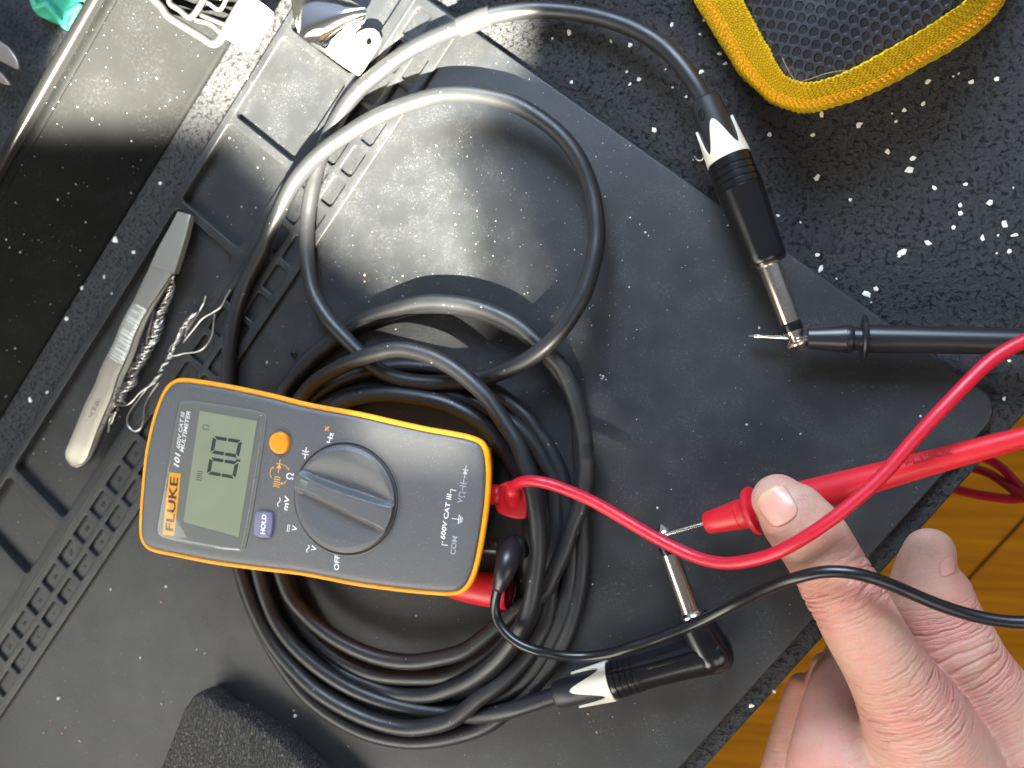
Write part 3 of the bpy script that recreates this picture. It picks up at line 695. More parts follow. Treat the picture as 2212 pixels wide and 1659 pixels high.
lathe_s('shaft', (1658, 566, 1.05), (1708, 699, 1.05), [(0, 26), (.03, 27), (.06, 27), (.075, 23), (.1, 23.5), (1.0, 21.5)], M_NICK, plug, 40)
lathe_s('insulator_ring', (1707.5, 697.5, 1.05), (1714.5, 715.5, 1.05), [(0, 21.6), (.1, 22), (.9, 22), (1, 21.5)], M_GLOSS, plug, 40)
lathe_s('tip', (1714, 714, 1.05), (1731, 758, 1.05), [(0, 20), (.03, 21), (.16, 20), (.28, 15.5), (.38, 15), (.46, 20), (.56, 25.5), (.64, 26), (.72, 24), (.95, 4), (1.0, 1)], M_NICK, plug, 40, 20)
# emblem on the boot
PlJ = Plane(P(1518, 246, .98)+Vector((0, 0, W(35, 1518, 246, 1)-.02)), (-.35, -.1, 1))
em_ = strokes('emblem', [[(1515+6.5*math.cos(a/10*math.pi)*1.0, 249+12*math.sin(a/10*math.pi)) for a in range(21)], [(1512, 240), (1516, 258)]], 1.6, PlJ, .01, M_GLOSS, cable); em_.parent = plug

# right-angle jack plug
qa, qb = (1318, 1471, .98), (1535, 1411, .98)
rp = lathe('angled_plug', qa, qb, [(0, 30), (0, 38), (.04, 40), (.075, 40), (.08, 37.5), (.09, 37.5), (.095, 39.5), (.135, 39.5), (.14, 37), (.15, 37), (.155, 39.3), (.195, 39.2), (.2, 36.8), (.21, 36.8), (.215, 39), (.255, 39), (.26, 36.6), (.27, 36.6), (.275, 38.6), (.31, 38.5), (.315, 37.2), (.36, 37), (.5, 37.5), (.7, 39), (.9, 42), (1.0, 44), (1.08, 43), (1.14, 38), (1.18, 28), (1.2, 12)], M_GLOSS, cable, 56)
ORI[rp] = ORI[cable]
lathe_s('housing', (1496, 1333, .98), (1540, 1418, .98), [(0, 24), (.0, 34), (.04, 38), (.14, 38.5), (.18, 40), (.5, 43), (.9, 45), (1.05, 44), (1.2, 38), (1.3, 24), (1.34, 5)], M_GLOSS, rp, 56)
lathe_s('boot', (1200, 1502, .98), (1326, 1469, .98), [(-.02, 18), (0, 25), (.04, 29), (.3, 31), (.7, 34), (1.0, 36)], M_BOOT, rp, 48)
o = crown('collar', (1322, 1470, .98), (1222, 1496, .98), W(43, 1322, 1470, 1), W(36, 1222, 1496, 1), .80, M_CREAM, cable, 4, 0.0, .085, .14); o.parent = rp
lathe_s('shaft', (1494, 1327, .98), (1446, 1194, .98), [(-.04, 26), (0, 27), (.03, 24), (.05, 20.5), (.1, 19.5), (1.0, 19)], M_NICK, rp, 40)
lathe_s('insulator_ring', (1446.5, 1195.5, .98), (1441, 1179, .98), [(0, 19.3), (.1, 19.6), (.9, 19.6), (1, 19)], M_GLOSS, rp, 40)
lathe_s('tip', (1441.5, 1181, .98), (1427, 1132, .98), [(0, 17), (.03, 17.5), (.2, 16), (.3, 12), (.4, 11), (.48, 14), (.58, 17.5), (.66, 18), (.74, 16), (.95, 4), (1.0, 1)], M_NICK, rp, 40, 20)
# raised slot and seam on the angled plug
PlQ = Plane(P(1430, 1440, .98)+Vector((0, 0, W(36, 1430, 1440, 1))), (0, 0, 1))
o = curve_plate('raised_rib', [[(0, -.05), (1.85, -.05), (1.85, .05), (0, .05)]], 0, .05, .012, M_GLOSS, cable,
    Matrix.Translation(P(1398, 1443, 1.62)+Vector((0, 0, -.02))) @ (P(1494, 1418, 1.66)-P(1398, 1443, 1.62)).to_track_quat('X', 'Z').to_matrix().to_4x4()); o.parent = rp

# ------------------------------------------------------------------ black test lead
bl = thing('black_test_lead', 'black test lead from the meter to a thick black probe touching the straight plug', 'test lead', P(1100, 1300, 0))
tube('lead_wire', [(1099, 1200, 2.5), (1089, 1237, 2.75), (1077.5, 1266, 2.7), (1069.6, 1297, 2.5), (1071.6, 1334.5, 2.4), (1089, 1364, 2.5), (1118.5, 1389, 2.6), (1157.5, 1405, 2.6), (1206, 1416, 2.3), (1265, 1418.5, 2.1), (1323.5, 1411, 2.2), (1356, 1400, 2.3), (1404, 1385, 2.3), (1431, 1375, 2.35), (1506, 1345.5, 2.5), (1581, 1308.5, 3.0), (1659, 1271, 4.0), (1720, 1248, 4.6), (1784, 1234.5, 4.85), (1850, 1239, 4.9), (1909, 1257, 4.7), (1959, 1277.5, 4.4), (2021.5, 1304, 4.2), (2084, 1325, 4.1), (2146.5, 1339, 4.1), (2212, 1344.5, 4.1), (2330, 1330, 4), (2500, 1240, 2.5), (2620, 1050, .5), (2640, 880, .6), (2560, 770, .9), (2460, 745, 1.0), (2380, 741, 1.0)], M_BLEAD, bl, r=.19, step=.12, ns=20, smooth=3)
bp = lathe('probe_body', (1862, 731.5, .95), (2400, 742, .95), [(-.03, 24), (-.005, 25), (-.004, 45), (.0, 51), (.008, 53), (.016, 51), (.022, 43), (.026, 31), (.05, 31), (.3, 30), (.65, 28), (.9, 26), (1, 20)], M_BLK, bl, 48)
ORI[bp] = ORI[bl]
o = lathe('probe_nose', (1744, 730.5, .95), (1856, 731.5, .95), [(0, 8), (0, 22), (.02, 24), (.3, 26), (.75, 31), (.76, 29), (.79, 29), (.8, 31), (.85, 30.5), (.9, 26), (1.0, 26)], M_BLK, bl, 48)
o = lathe('needle', (1616, 725.5, .42), (1750, 731, .95), [(0, .3), (.1, 4.2), (.11, 5.0), (.16, 5.3), (.2, 5.3), (.21, 3.8), (.27, 3.8), (.3, 5.0), (1, 5.4)], M_NICK, bl, 24, sh=25)
o = tube('angled_connector', [(1030, 1178, 1.75, 17), (1060, 1181, 1.75, 17), (1080, 1183, 1.75, 17)], M_BLK, bl, ns=32)
o = tube('connector_head', [(1078, 1184, 1.75, 21), (1084, 1184, 1.75, 24), (1108, 1184, 1.75, 25), (1130, 1183, 1.75, 24), (1136, 1182, 1.75, 20)], M_BLK, bl, ns=32, step=.3)
o = tube('strain_relief', [(1106, 1180, 1.7, 26), (1103, 1192, 2.2, 27), (1096, 1215, 2.65, 26), (1088, 1240, 2.8, 22), (1080, 1263, 2.75, 17)], M_BLK, bl, ns=32, caps='round')

# ------------------------------------------------------------------ red test lead
rl = thing('red_test_lead', 'red test lead running from the meter across the thumb, ending in the red probe', 'test lead', P(1110, 1080, 0))
tube('lead_wire', [(1106, 1068, 1.9), (1107, 1056, 2.35), (1118, 1044, 2.75), (1135, 1039, 3.0), (1160, 1039.5, 3.15), (1190, 1046, 3.15), (1226, 1059, 3.1), (1275, 1080, 3.0), (1323.5, 1107, 3.0), (1372, 1136, 3.1), (1431, 1169.5, 3.2), (1506, 1204.5, 3.5), (1568.5, 1217, 3.9), (1659, 1201, 4.5), (1721.5, 1171, 4.85), (1784, 1131, 4.95), (1846.5, 1082, 4.9), (1909, 1024.5, 4.8), (1959, 967, 4.7), (2009, 911, 4.6), (2048, 870, 4.5), (2096.5, 820, 4.3), (2146.5, 774, 4.1), (2212, 737, 3.9), (2300, 705, 3.6), (2460, 720, 2), (2540, 800, -2), (2440, 930, -7), (2330, 1010, -9), (2212, 1076, -9.5), (2140, 1073, -10), (2075, 1060, -10.5), (2050, 1050, -11), (2040, 1022, -12), (2080, 1010, -12), (2130, 1020, -11.5), (2215, 1075, -9), (2330, 1120, -6), (2480, 1060, 0), (2520, 940, 3.5), (2470, 888, 4.6), (2400, 893, 4.9)], M_RED, rl, r=.205, step=.12, ns=20, smooth=3)
tube('slack_loop', [(2300, 1160, -9.5), (2210, 1060, -10), (2150, 1000, -10.6), (2100, 985, -11), (2060, 1000, -12)], M_RED, rl, r=.2, step=.2, ns=16, smooth=1)
pa, pb = (1628, 1103.5, 1.75), (2400, 893, 4.75)
def mixp(t): return tuple(pa[i]+(pb[i]-pa[i])*t for i in range(3))
rb_ = lathe('probe_body', pa, pb, [(-.012, 40), (-.010, 50), (-.003, 53), (.008, 53), (.014, 49), (.018, 38), (.03, 37), (.1, 36.5), (.3, 33), (.5, 28), (.72, 24.5), (.76, 23), (.9, 21), (1, 18)], M_REDP, rl, 56)
ORI[rb_] = ORI[rl]
lathe('probe_nose', (1526, 1130, 1.25), (1622, 1105.5, 1.7), [(0, 8), (0, 21), (.03, 23.5), (.3, 26.5), (.74, 32), (.75, 30.5), (.79, 30.5), (.8, 32.5), (.88, 33), (1.0, 38)], M_REDP, rl, 56)
lathe('needle', (1436, 1155, 1.30), (1530, 1129, 1.3), [(0, .5), (.06, 3.6), (.12, 4.6), (1, 5.2)], M_NICK, rl, 24, sh=25)
tube('connector_stub', [(1045, 1066, 1.75, 22), (1066, 1068, 1.75, 22), (1084, 1070, 1.75, 22)], M_REDP, rl, ns=32)
hd = curve_plate('connector_head', [closed_spline([(a, b) for a, b in ((-.62, -.42), (-.55, .52), (-.1, .66), (.5, .6), (.62, 0), (.55, -.62), (-.1, -.66))], 60)], -.48, .42, .12, M_REDP, rl, Matrix.Translation(P(1113, 1078, 1.5)) @ Matrix.Rotation(-.05, 4, 'Z'))
tube('strain_relief', [(1110, 1082, 1.5, 22), (1108, 1070, 2.0, 21), (1107, 1059, 2.35, 18.5)], M_REDP, rl, ns=32, caps='round', step=.1)
# embossed maker's mark on the probe
def proj(p):
    v = p-CO; k = FPX/v.dot(_d); return (1106+v.dot(CR)*k, 829.5-v.dot(CU)*k)
A3_, B3_ = P(*pa), P(*pb); lo_t, hi_t = 0.0, 1.0
for _ in range(40):
    mt = (lo_t+hi_t)/2
    if proj(A3_.lerp(B3_, mt))[0] < 2006: lo_t = mt
    else: hi_t = mt
ctr = A3_.lerp(B3_, mt); rpx = 33+(28-33)*(mt-.3)/.2 if mt < .5 else 28+(24.5-28)*(mt-.5)/.22
rn = (B3_-A3_).normalized(); vw = (CO-ctr).normalized(); nn_ = (vw-rn*vw.dot(rn)).normalized()
PlR = Plane(ctr+nn_*(W(rpx, *mixp(mt))-.012), nn_)
text('embossed_lettering', 'FLUKE', (1957, 1007), (2057, 980), 15, PlR, .022, M_REDD, rl, bold=.02, ext=.004)
ov = local(2004, 999, 100, -27, 1)
strokes('embossed_oval', [[ov(x*1.0, y-3) for x, y in ([(-60, -14)]+[(44+14*math.cos(a), 14*math.sin(a)+0) for a in [math.radians(q) for q in range(-90, 91, 15)]]+[(-60, 14)])]], 1.2, PlR, .014, M_REDP, rl)

# ------------------------------------------------------------------ red probe cap under the meter
cp = tube('probe_cap', [(925, 1250, .80, 22), (960, 1258, .84, 27), (1000, 1266, .88, 32), (1050, 1273, .92, 36), (1100, 1279, .92, 38)], M_REDP, None, ns=40, caps=None, step=.2)
bm = bmesh.new(); bm.from_mesh(cp.data)
bmesh.ops.solidify(bm, geom=bm.faces[:], thickness=.09); bmesh.ops.recalc_face_normals(bm, faces=bm.faces); bm.to_mesh(cp.data); bm.free()
tag(cp, 'hollow red plastic probe cap lying half under the meter', 'probe cap')

# ------------------------------------------------------------------ multimeter
q0, q1 = P(1040, 1100, 3.35), P(330, 1000, 4.05)
mx_ = (q1-q0).normalized(); my_ = Vector((0, 0, 1)).cross(mx_).normalized(); mn_ = mx_.cross(my_).normalized()
PM = Plane(q0, mn_)
MF = Matrix(((mx_.x, my_.x, mn_.x, q0.x), (mx_.y, my_.y, mn_.y, q0.y), (mx_.z, my_.z, mn_.z, q0.z), (0, 0, 0, 1)))
MFI = MF.inverted()
def mp(x, y, h=0):
    v = MFI @ PM(x, y, h); return (v.x, v.y)
def mloop(pts, h=0, n=160, sp=True):
    q = [mp(x, y, h) for x, y in pts]
    return closed_spline(q, n) if sp else q
mm = thing('multimeter', 'grey and amber handheld multimeter with its screen reading 0.0 lying on the coiled cable', 'multimeter', P(690, 1060, .6))
outl = [(378, 818), (360, 830), (347, 850), (333, 885), (320, 932), (310, 985), (304, 1042), (300, 1092), (298, 1140), (300, 1163), (308, 1180), (324, 1192), (375, 1204), (450, 1219), (525, 1230), (600, 1239), (642, 1244), (703, 1255), (764, 1267), (850, 1279), (923, 1286.5), (972, 1289), (996, 1285), (1013, 1271), (1025, 1250), (1034, 1222), (1041, 1190), (1048, 1150), (1054, 1108), (1058, 1069), (1060, 1030), (1059, 1002), (1054, 972), (1043, 953), (1022, 942), (972, 930.5), (928, 923), (853, 907), (778, 890), (703, 877), (653, 867), (603, 854), (553, 842.5), (486, 829), (430, 820), (398, 816.5)]
OL = mloop(outl, 0, 230)
loft('holster', OL, [(.95, -3.0), (.75, -2.96), (.66, -2.8), (.60, -2.4), (.42, -1.5), (.24, -.9), (.10, -.45), (.02, -.22), (0, -.12), (.02, -.05), (.06, -.01), (.11, 0), (.16, 0), (.19, -.02), (.20, -.12)], M_ORANGE, mm, MF)
loft('casing', OL, [(.19, -.30), (.195, .0), (.20, .03), (.235, .075), (.30, .11), (.40, .135), (.55, .15)], M_FACE, mm, MF)
H = .155
# lens and screen
lens = [(392, 868), (400, 866), (565, 891), (574, 896), (575, 906), (531, 1178), (526, 1188), (516, 1190), (360, 1163), (346, 1154), (343, 1140), (350, 1090), (372, 960), (385, 890)]
LO = mloop(lens, H, 120)
loft('lens_surround', LO, [(-.03, H-.05), (-.02, H+.012), (.0, H+.020), (.05, H+.015)], M_BEZEL, mm, MF)
M_SURR = material('screen_band', (.13, .13, .125), .4)
o = loft('screen_band', LO, [(.06, H-.01), (.07, H+.022)], M_SURR, mm, MF)
lcd = [(432, 887), (557, 909), (517, 1160), (397, 1127)]
o = loft('screen', [mp(x, y, H) for x, y in lcd], [(0, H+.015), (.01, H+.036)], M_LCD, mm, MF, smooth=False); scr = o; ORI[scr] = ORI[mm]
def sub(o, par): o.parent = par; return o
# seven segment digits
def seg_digit(BL, BR, TR, TL):
    def q(u, v):
        a = [BL[i]*(1-u)+BR[i]*u for i in (0, 1)]; b = [TL[i]*(1-u)+TR[i]*u for i in (0, 1)]
        return (a[0]*(1-v)+b[0]*v, a[1]*(1-v)+b[1]*v)
    w = .19; wv = .125; g = .012; out = []
    segs = [[(w*.35+g, 0), (1-w*.35-g, 0), (1-w-g, wv), (w+g, wv)], [(w*.35+g, 1), (1-w*.35-g, 1), (1-w-g, 1-wv), (w+g, 1-wv)]]
    for y0, y1 in ((0, .5), (.5, 1)):
        for sx in (0, 1):
            X = (lambda a: a) if sx == 0 else (lambda a: 1-a)
            if y0 == 0: pl = [(X(0), wv*.35+g), (X(w), wv+g), (X(w), .5-wv*.30), (X(w*.5), .5-g*.6), (X(0), .5-wv*.3)]
            else: pl = [(X(0), 1-wv*.35-g), (X(w), 1-wv-g), (X(w), .5+wv*.30), (X(w*.5), .5+g*.6), (X(0), .5+wv*.3)]
            segs.append(pl)
    return [[q(u, v) for u, v in s_] for s_ in segs]
T2 = lambda x, y: (x/4, 829.5+y/4)
d1 = seg_digit(T2(2032, 822), T2(2066, 672), T2(1812, 630), T2(1785, 778))
d2 = seg_digit(T2(2062, 640), T2(2094, 486), T2(1842, 446), T2(1815, 596))
dot = [T2(2040, 648), T2(2078, 654), T2(2074, 674), T2(2036, 668)]
sub(strokes('digit', [], 1, PM, H+.040, M_SEG, mm, fills=d1), scr)
sub(strokes('decimal_point', [], 1, PM, H+.040, M_SEG, mm, fills=[dot]), scr)
sub(strokes('digit', [], 1, PM, H+.040, M_SEG, mm, fills=d2), scr)
def omega(cx, cy, dx, dy, sc):
    f = local(cx, cy, dx, dy, sc)
    a = [(.42*math.cos(math.radians(t)), .12+.42*math.sin(math.radians(t))) for t in range(-55, 236, 15)]
    return [[f(*p) for p in [(.46, -.45), (.22, -.45)]+a+[(-.22, -.45), (-.46, -.45)]]]
rd = (.15, -.99)
sub(strokes('ohm_symbol', omega(*T2(1780, 375), *rd, 12.5), 1.5, PM, H+.040, M_SEG, mm), scr)
fb = local(*T2(1720, 795), *rd, 1)
def sound(f, s=1.0, n=5): return [[f((i-2)*4.6*s+1.4*s*math.cos(math.radians(a))*2.2-2, (7.0*s*math.sin(math.radians(a)))) for a in range(-62, 63, 16)] for i in range(n)]
sub(strokes('sounder_symbol', sound(fb), 1.5, PM, H+.040, M_SEG, mm), scr)
# writing beside the screen
strokes('logo_plate', [], 1, PM, H+.030, M_ORANGE, mm, fills=[[T2(1462, 763), T2(1562, 776), T2(1504, 1312), T2(1404, 1300)]])
text('logo_lettering', 'FLUKE', T2(1497, 1276), T2(1543, 810), 20.5, PM, H+.036, M_DARKP, mm, bold=.025)
text('model_lettering', '101', T2(1546, 722), T2(1562, 598), 14, PM, H+.036, M_WHITE, mm, shear=.25, bold=.03)
text('rating_lettering', '600V CAT III', T2(1553, 560), T2(1598, 245), 9.6, PM, H+.036, M_WHITE, mm, shear=.18, bold=.015)
text('name_lettering', 'MULTIMETER', T2(1586, 592), T2(1648, 238), 10, PM, H+.036, M_WHITE, mm, shear=.2, bold=.018)
gl = loft('lens', LO, [(.02, H+.0), (.02, H+.13), (.035, H+.17), (.07, H+.20), (.13, H+.212), (.2, H+.215)], M_GLASS, mm, MF)
# dial
dc = Vector(mp(746.7, 1077, H)); 
Rd = (Vector(mp(746.7+112, 1077, H))-dc).length
pdir = (Vector(mp(553+1150/4, 829.5+1165/4, H))-Vector(mp(553+400/4, 829.5+850/4, H))).normalized()
pper = Vector((-pdir.y, pdir.x))
def ss_(a, b, x): 
    t = min(max((x-a)/(b-a), 0), 1); return t*t*(3-2*t)
vs = []; fs = []; nr_, na_ = 46, 144
def dh(r, a):
    u = r*math.cos(a); v = r*math.sin(a)      # u along pointer: -1 pointer end, +1 far end
    hw = .12+.075*ss_(-.6, .9, u)*1.0 + .03*ss_(.6, 1, abs(u))
    top = .46-.14*u*u
    e = ss_(hw+.08, hw-.02, abs(v))
    side = .06+.20*ss_(.25, .97, abs(v)+.35*r*r) 
    side = min(side, .27) - .02*u
    rim = ss_(1.0, .955, r)
    h = side*(1-e)+max(top, side)*e
    edge = .16
    return edge+(h-edge)*ss_(1.0, .90, r) if e < .5 else h
vs.append(MF @ Vector((dc.x, dc.y, H+dh(0, 0))))
for i in range(1, nr_+1):
    r = (i/nr_)**.85
    for k in range(na_):
        a = 2*math.pi*k/na_; p = dc+(pdir*math.cos(a)+pper*math.sin(a))*(r*Rd*.965)
        vs.append(MF @ Vector((p.x, p.y, H+dh(r, a))))
for k in range(na_):
    a = 2*math.pi*k/na_; p = dc+(pdir*math.cos(a)+pper*math.sin(a))*(Rd*.97); vs.append(MF @ Vector((p.x, p.y, H-.08)))
for k in range(na_): fs.append((0, 1+k, 1+(k+1) % na_))
for i in range(nr_):
    for k in range(na_):
        a = 1+i*na_+k; b = 1+i*na_+(k+1) % na_; fs.append((a, a+na_, b+na_, b))
dial = fixn(mk('dial', vs, fs, M_DIAL, mm)); sharp(dial, 48); ORI[dial] = ORI[mm]
ringp = [(dc.x+Rd*math.cos(2*math.pi*k/96), dc.y+Rd*math.sin(2*math.pi*k/96)) for k in range(96)]
loft('dial_gap', ringp, [(-.02, H-.04), (-.012, H+.006), (.0, H+.008), (.04, H-.02)], material('dark_gap', (.004, .004, .004), .6), mm, MF)
loft('dial_seat', ringp, [(-.11, H-.04), (-.10, H+.012), (-.06, H+.028), (-.022, H+.012), (-.02, H-.03)], M_FACE, mm, MF, cap=False)
# pointer window
cw = [dc+pdir*(-.86*Rd)+pper*0, ]
sl0 = dc-pdir*(.885*Rd); sl1 = dc-pdir*(.64*Rd); w_ = .075*Rd
cap_ = []
for k in range(9): a = math.pi/2+math.pi*k/8; p = sl0+pdir*w_+(pdir*math.cos(a)+pper*math.sin(a))*w_; cap_.append((p.x, p.y))
for k in range(9): a = -math.pi/2+math.pi*k/8; p = sl1-pdir*w_+(pdir*math.cos(a)+pper*math.sin(a))*w_; cap_.append((p.x, p.y))
o = loft('pointer_mark', cap_, [(-.025, H+.25), (-.02, H+.405), (.0, H+.400), (.02, H+.385)], M_MARK, mm, MF); sub(o, dial)
# buttons
bc = Vector(mp(605.5, 956.5, H)); rb2 = (Vector(mp(627, 956.5, H))-bc).length
loft('mode_button', [(bc.x+rb2*math.cos(2*math.pi*k/48), bc.y+rb2*math.sin(2*math.pi*k/48)) for k in range(48)], [(-.01, H-.03), (0, H+.09), (.02, H+.125), (.06, H+.145), (.15, H+.155)], M_OBTN, mm, MF)
hb = [T2(2212+22, 1100), T2(2212+132, 1112), T2(2212+152, 1128), T2(2212+136, 1318), T2(2212+112, 1326), T2(2212+10, 1310), T2(2212-4, 1292), T2(2212+8, 1116)]
hold = loft('hold_button', mloop(hb, H, 60), [(-.01, H-.03), (0, H+.08), (.02, H+.115), (.05, H+.13), (.1, H+.135)], M_LILAC, mm, MF); ORI[hold] = ORI[mm]
T1 = lambda x, y: (553+x/4, 829.5+y/4)
o = text('hold_lettering', 'HOLD', T1(77, 1300), T1(92, 1130), 11.5, PM, H+.14, M_WHITE, mm, bold=.03); sub(o, hold)
# printed symbols
HP = H+.004
def lt(n, s, a, b, h, m=M_WHITE, bold=.02, shear=0): text(n, s, T1(*a), T1(*b), h, PM, HP, m, mm, bold=bold, shear=shear)
lt('hertz_lettering', 'Hz', (652, 517), (672, 424), 12)
lt('percent_sign', '%', (628, 411), (634, 366), 10, M_OPRINT)
lt('off_lettering', 'OFF', (716, 1612), (724, 1480), 12)
lt('millivolt_lettering', 'mV', (272, 1094), (293, 975), 12)
lt('volt_lettering', 'V', (352, 1277), (360, 1230), 12)
lt('volt_lettering', 'V', (518, 1450), (526, 1402), 12)
lt('com_lettering', 'COM', (1722, 1478), (1742, 1320), 12, M_GREYP)
lt('volt_lettering', 'V', (1780, 1034), (1787, 985), 11, M_GREYP, .01)
lt('rating_lettering', '600V CAT III', (1632, 1345), (1692, 955), 11)
rd2 = (.14, -.99)
L1 = lambda cx, cy, s: local(*T1(cx, cy), *rd2, s)
strokes('ohm_symbol', omega(*T1(295, 797), *rd2, 14), 2.4, PM, HP, M_WHITE, mm)
strokes('ohm_symbol', omega(*T1(1782, 930+25), *rd2, 13), 1.8, PM, HP, M_GREYP, mm)
def capac(f, s=1.0): return [[f(-12*s, 0), f(-2.5*s, 0)], [f(-2.5*s, -7*s), f(-2.5*s, 7*s)], [f(2.5*s, 0), f(12*s, 0)], [f(4.5*s, -7*s), f(3*s, -3*s), f(2.4*s, 0), f(3*s, 3*s), f(4.5*s, 7*s)]]
def diode(f, s=1.0): return [[f(-13*s, 0), f(-4*s, 0)], [f(5*s, -6*s), f(5*s, 6*s)], [f(5*s, 0), f(14*s, 0)]], [[f(-4*s, -5.5*s), f(5*s, 0), f(-4*s, 5.5*s)]]
strokes('capacitor_symbol', capac(L1(428, 597, 1)), 2.2, PM, HP, M_WHITE, mm)
strokes('capacitor_symbol', capac(L1(1790, 872, 1)), 1.8, PM, HP, M_GREYP, mm)
a_, b_ = diode(L1(1808, 762, 1)); strokes('diode_symbol', a_, 1.8, PM, HP, M_GREYP, mm, fills=b_)
a_, b_ = diode(L1(200, 712, 1.05)); strokes('diode_symbol', a_, 1.8, PM, HP, M_OPRINT, mm, fills=b_)
strokes('sounder_symbol', sound(L1(178, 848, 1.05), 1.05), 2.0, PM, HP, M_OPRINT, mm)
ar = [[T1(150, 715), T1(128, 740), T1(120, 772), T1(130, 808)], [T1(238, 700), T1(262, 712), T1(280, 744)], [T1(262, 836), T1(242, 855), T1(212, 862)]]
ar += [[T1(270, 728), T1(281, 746), T1(284, 724)], [T1(226, 850), T1(210, 862), T1(230, 870)], [T1(133, 722), T1(150, 714), T1(150, 730)]]
for l_ in ([ar[0], ar[5]], [ar[1], ar[3]], [ar[2], ar[4]]): strokes('link_arrow', l_, 1.6, PM, HP, M_OPRINT, mm)
def tilde(cx, cy, w): 
    f = L1(cx, cy, 1); return [[f(w*(t/10-.5)*1.0, 2.4*math.sin(t/10*2*math.pi)) for t in range(11)]]
strokes('ac_symbol', tilde(198, 1020, 19), 1.8, PM, HP, M_WHITE, mm)
strokes('ac_symbol', tilde(449, 1422, 15), 1.8, PM, HP, M_WHITE, mm)
f = L1(285, 1247, 1)
strokes('dc_symbol', [[f(-7.5, 3), f(7.5, 3)], [f(-7.5, -.8), f(-4, -.8)], [f(-1.7, -.8), f(1.7, -.8)], [f(4, -.8), f(7.5, -.8)]], 1.5, PM, HP, M_WHITE, mm)
f = L1(1752, 1170, 1)
strokes('earth_symbol', [[f(0, 15), f(0, 0)], [f(-10, 0), f(10, 0)], [f(-7.5, -3.5), f(7.5, -3.5)], [f(-5, -7), f(5, -7)]], 1.6, PM, HP, M_WHITE, mm)
strokes('bracket_mark', [[T1(1655, 1395), T1(1606, 1388), T1(1612, 1360)]], 1.8, PM, HP, M_WHITE, mm)
strokes('bracket_mark', [[T1(1681, 938), T1(1683, 912), T1(1728, 922)]], 1.8, PM, HP, M_WHITE, mm)
# socket openings on the end are hidden by the plugs

# ------------------------------------------------------------------ yellow zip case
case = thing('zip_case', 'black mesh topped carrying case with a yellow zip and webbing border', 'case', P(1800, -100, -.4))
outer = [(1498, 0), (1518, 32), (1538, 67), (1568, 115), (1593, 155), (1631, 192), (1659, 216), (1696, 232), (1734, 239), (1766, 237), (1809, 225), (1871, 205), (1934, 175), (2009, 132), (2084, 87), (2134, 50), (2174, 0), (2210, -80), (2200, -170), (2120, -300), (1980, -430), (1800, -500), (1620, -450), (1500, -330), (1450, -200), (1462, -90)]
inner = [(1601, 0), (1613, 25), (1626, 50), (1641, 80), (1656, 106), (1670, 134), (1681, 151), (1694, 167), (1714, 178), (1742, 182), (1775, 178), (1822, 162), (1884, 130), (1959, 87), (2021, 50), (2055, 26), (2090, 0), (2125, -80), (2120, -170), (2050, -280), (1950, -380), (1800, -430), (1680, -390), (1600, -300), (1560, -200), (1570, -90)]
ZT = 2.9
Ob = [P(x, y, .2) for x, y in outer]; It = [P(x, y, ZT) for x, y in inner]
def ring3(pts): 
    q = closed_spline([tuple(p) for p in pts], 520); return [Vector(a) for a in q]
RO, RI = ring3(Ob), ring3(It); n = len(RO)
cen = sum(RI, Vector())/n
lev = [(-.45, -.10, 0), (0, 0, 0), (.10, .05, 0), (.22, .07, 1), (.30, .09, 1), (.38, .08, 1), (.46, .05, 0), (.50, .0, 0), (.60, .03, 0), (.72, .03, 0), (.84, .02, 0), (.95, .0, 0), (1.0, -.02, 0), (1.02, -.10, 0)]
vs = []; uv = []; fs = []; mi = []
Ls = [0]
for i in range(n): Ls.append(Ls[-1]+(RO[(i+1) % n]-RO[i]).length)
for (q, bul, m_) in lev:
    for i in range(n):
        p = RO[i].lerp(RI[i], q) if q >= 0 else Vector((RO[i].x, RO[i].y, -.4))
        if q > 1: p = RI[i].copy()
        outw = (RO[i]-cen); outw.z = 0; outw.normalize()
        p = p+outw*bul + (Vector((0, 0, -.06)) if q > 1 else Vector())
        p += outw*(.018*math.sin(i*.9)+.03*noise.noise(Vector((i*.07, q*3, 0))))
        vs.append(p); uv.append((Ls[i], q*3.2))
for k in range(len(lev)-1):
    for i in range(n):
        j = (i+1) % n; fs.append((k*n+i, k*n+j, (k+1)*n+j, (k+1)*n+i)); mi.append(1 if lev[k][2] else 0)
fixn(mk('webbing_border', vs, fs, None, case, uvs=uv, mats=[M_KNIT, M_ZIP], mi=mi))
bead = []
arc_ = 0
pts_b = []
tv = []; tf = []
for i in range(n):
    a, b = RO[i], RO[(i+1) % n]
    if not (a.y < 25): continue
    seg = (b-a).length; s0 = Ls[i]
    k = math.ceil(s0/.20)
    while k*.20 < s0+seg:
        f_ = (k*.20-s0)/seg; k += 1
        for qq in (.26, .36):
            base = RO[i].lerp(RI[i], qq); base2 = RO[(i+1) % n].lerp(RI[(i+1) % n], qq); c = base.lerp(base2, f_)
            outw = c-cen; outw.z = 0; outw.normalize(); c = c+outw*.09
            t_ = (base2-base).normalized(); up_ = (RI[i]-RO[i]).normalized()
            g1, g2 = tube_geo([c-up_*.07+t_*.03, c+up_*.07-t_*.03], [.050, .050], 7, 'round')[:2]
            tv.append((g1, g2))
v_, f_2 = join_geo(tv)
M_TOOTH = material('zip_teeth', (.86, .44, .015), .4)
fixn(mk('zip_teeth', v_, f_2, M_TOOTH, case))
vs = []; fs = []
cx_, cy_ = cen.x, cen.y
for k in range(13):
    q = k/12
    for i in range(n):
        p = RI[i].lerp(Vector((cx_, cy_, ZT)), q); p = p.copy(); p.z = ZT-.08+1.1*(1-(1-q)**2)*.6 - (.10 if k == 0 else 0); vs.append(p)
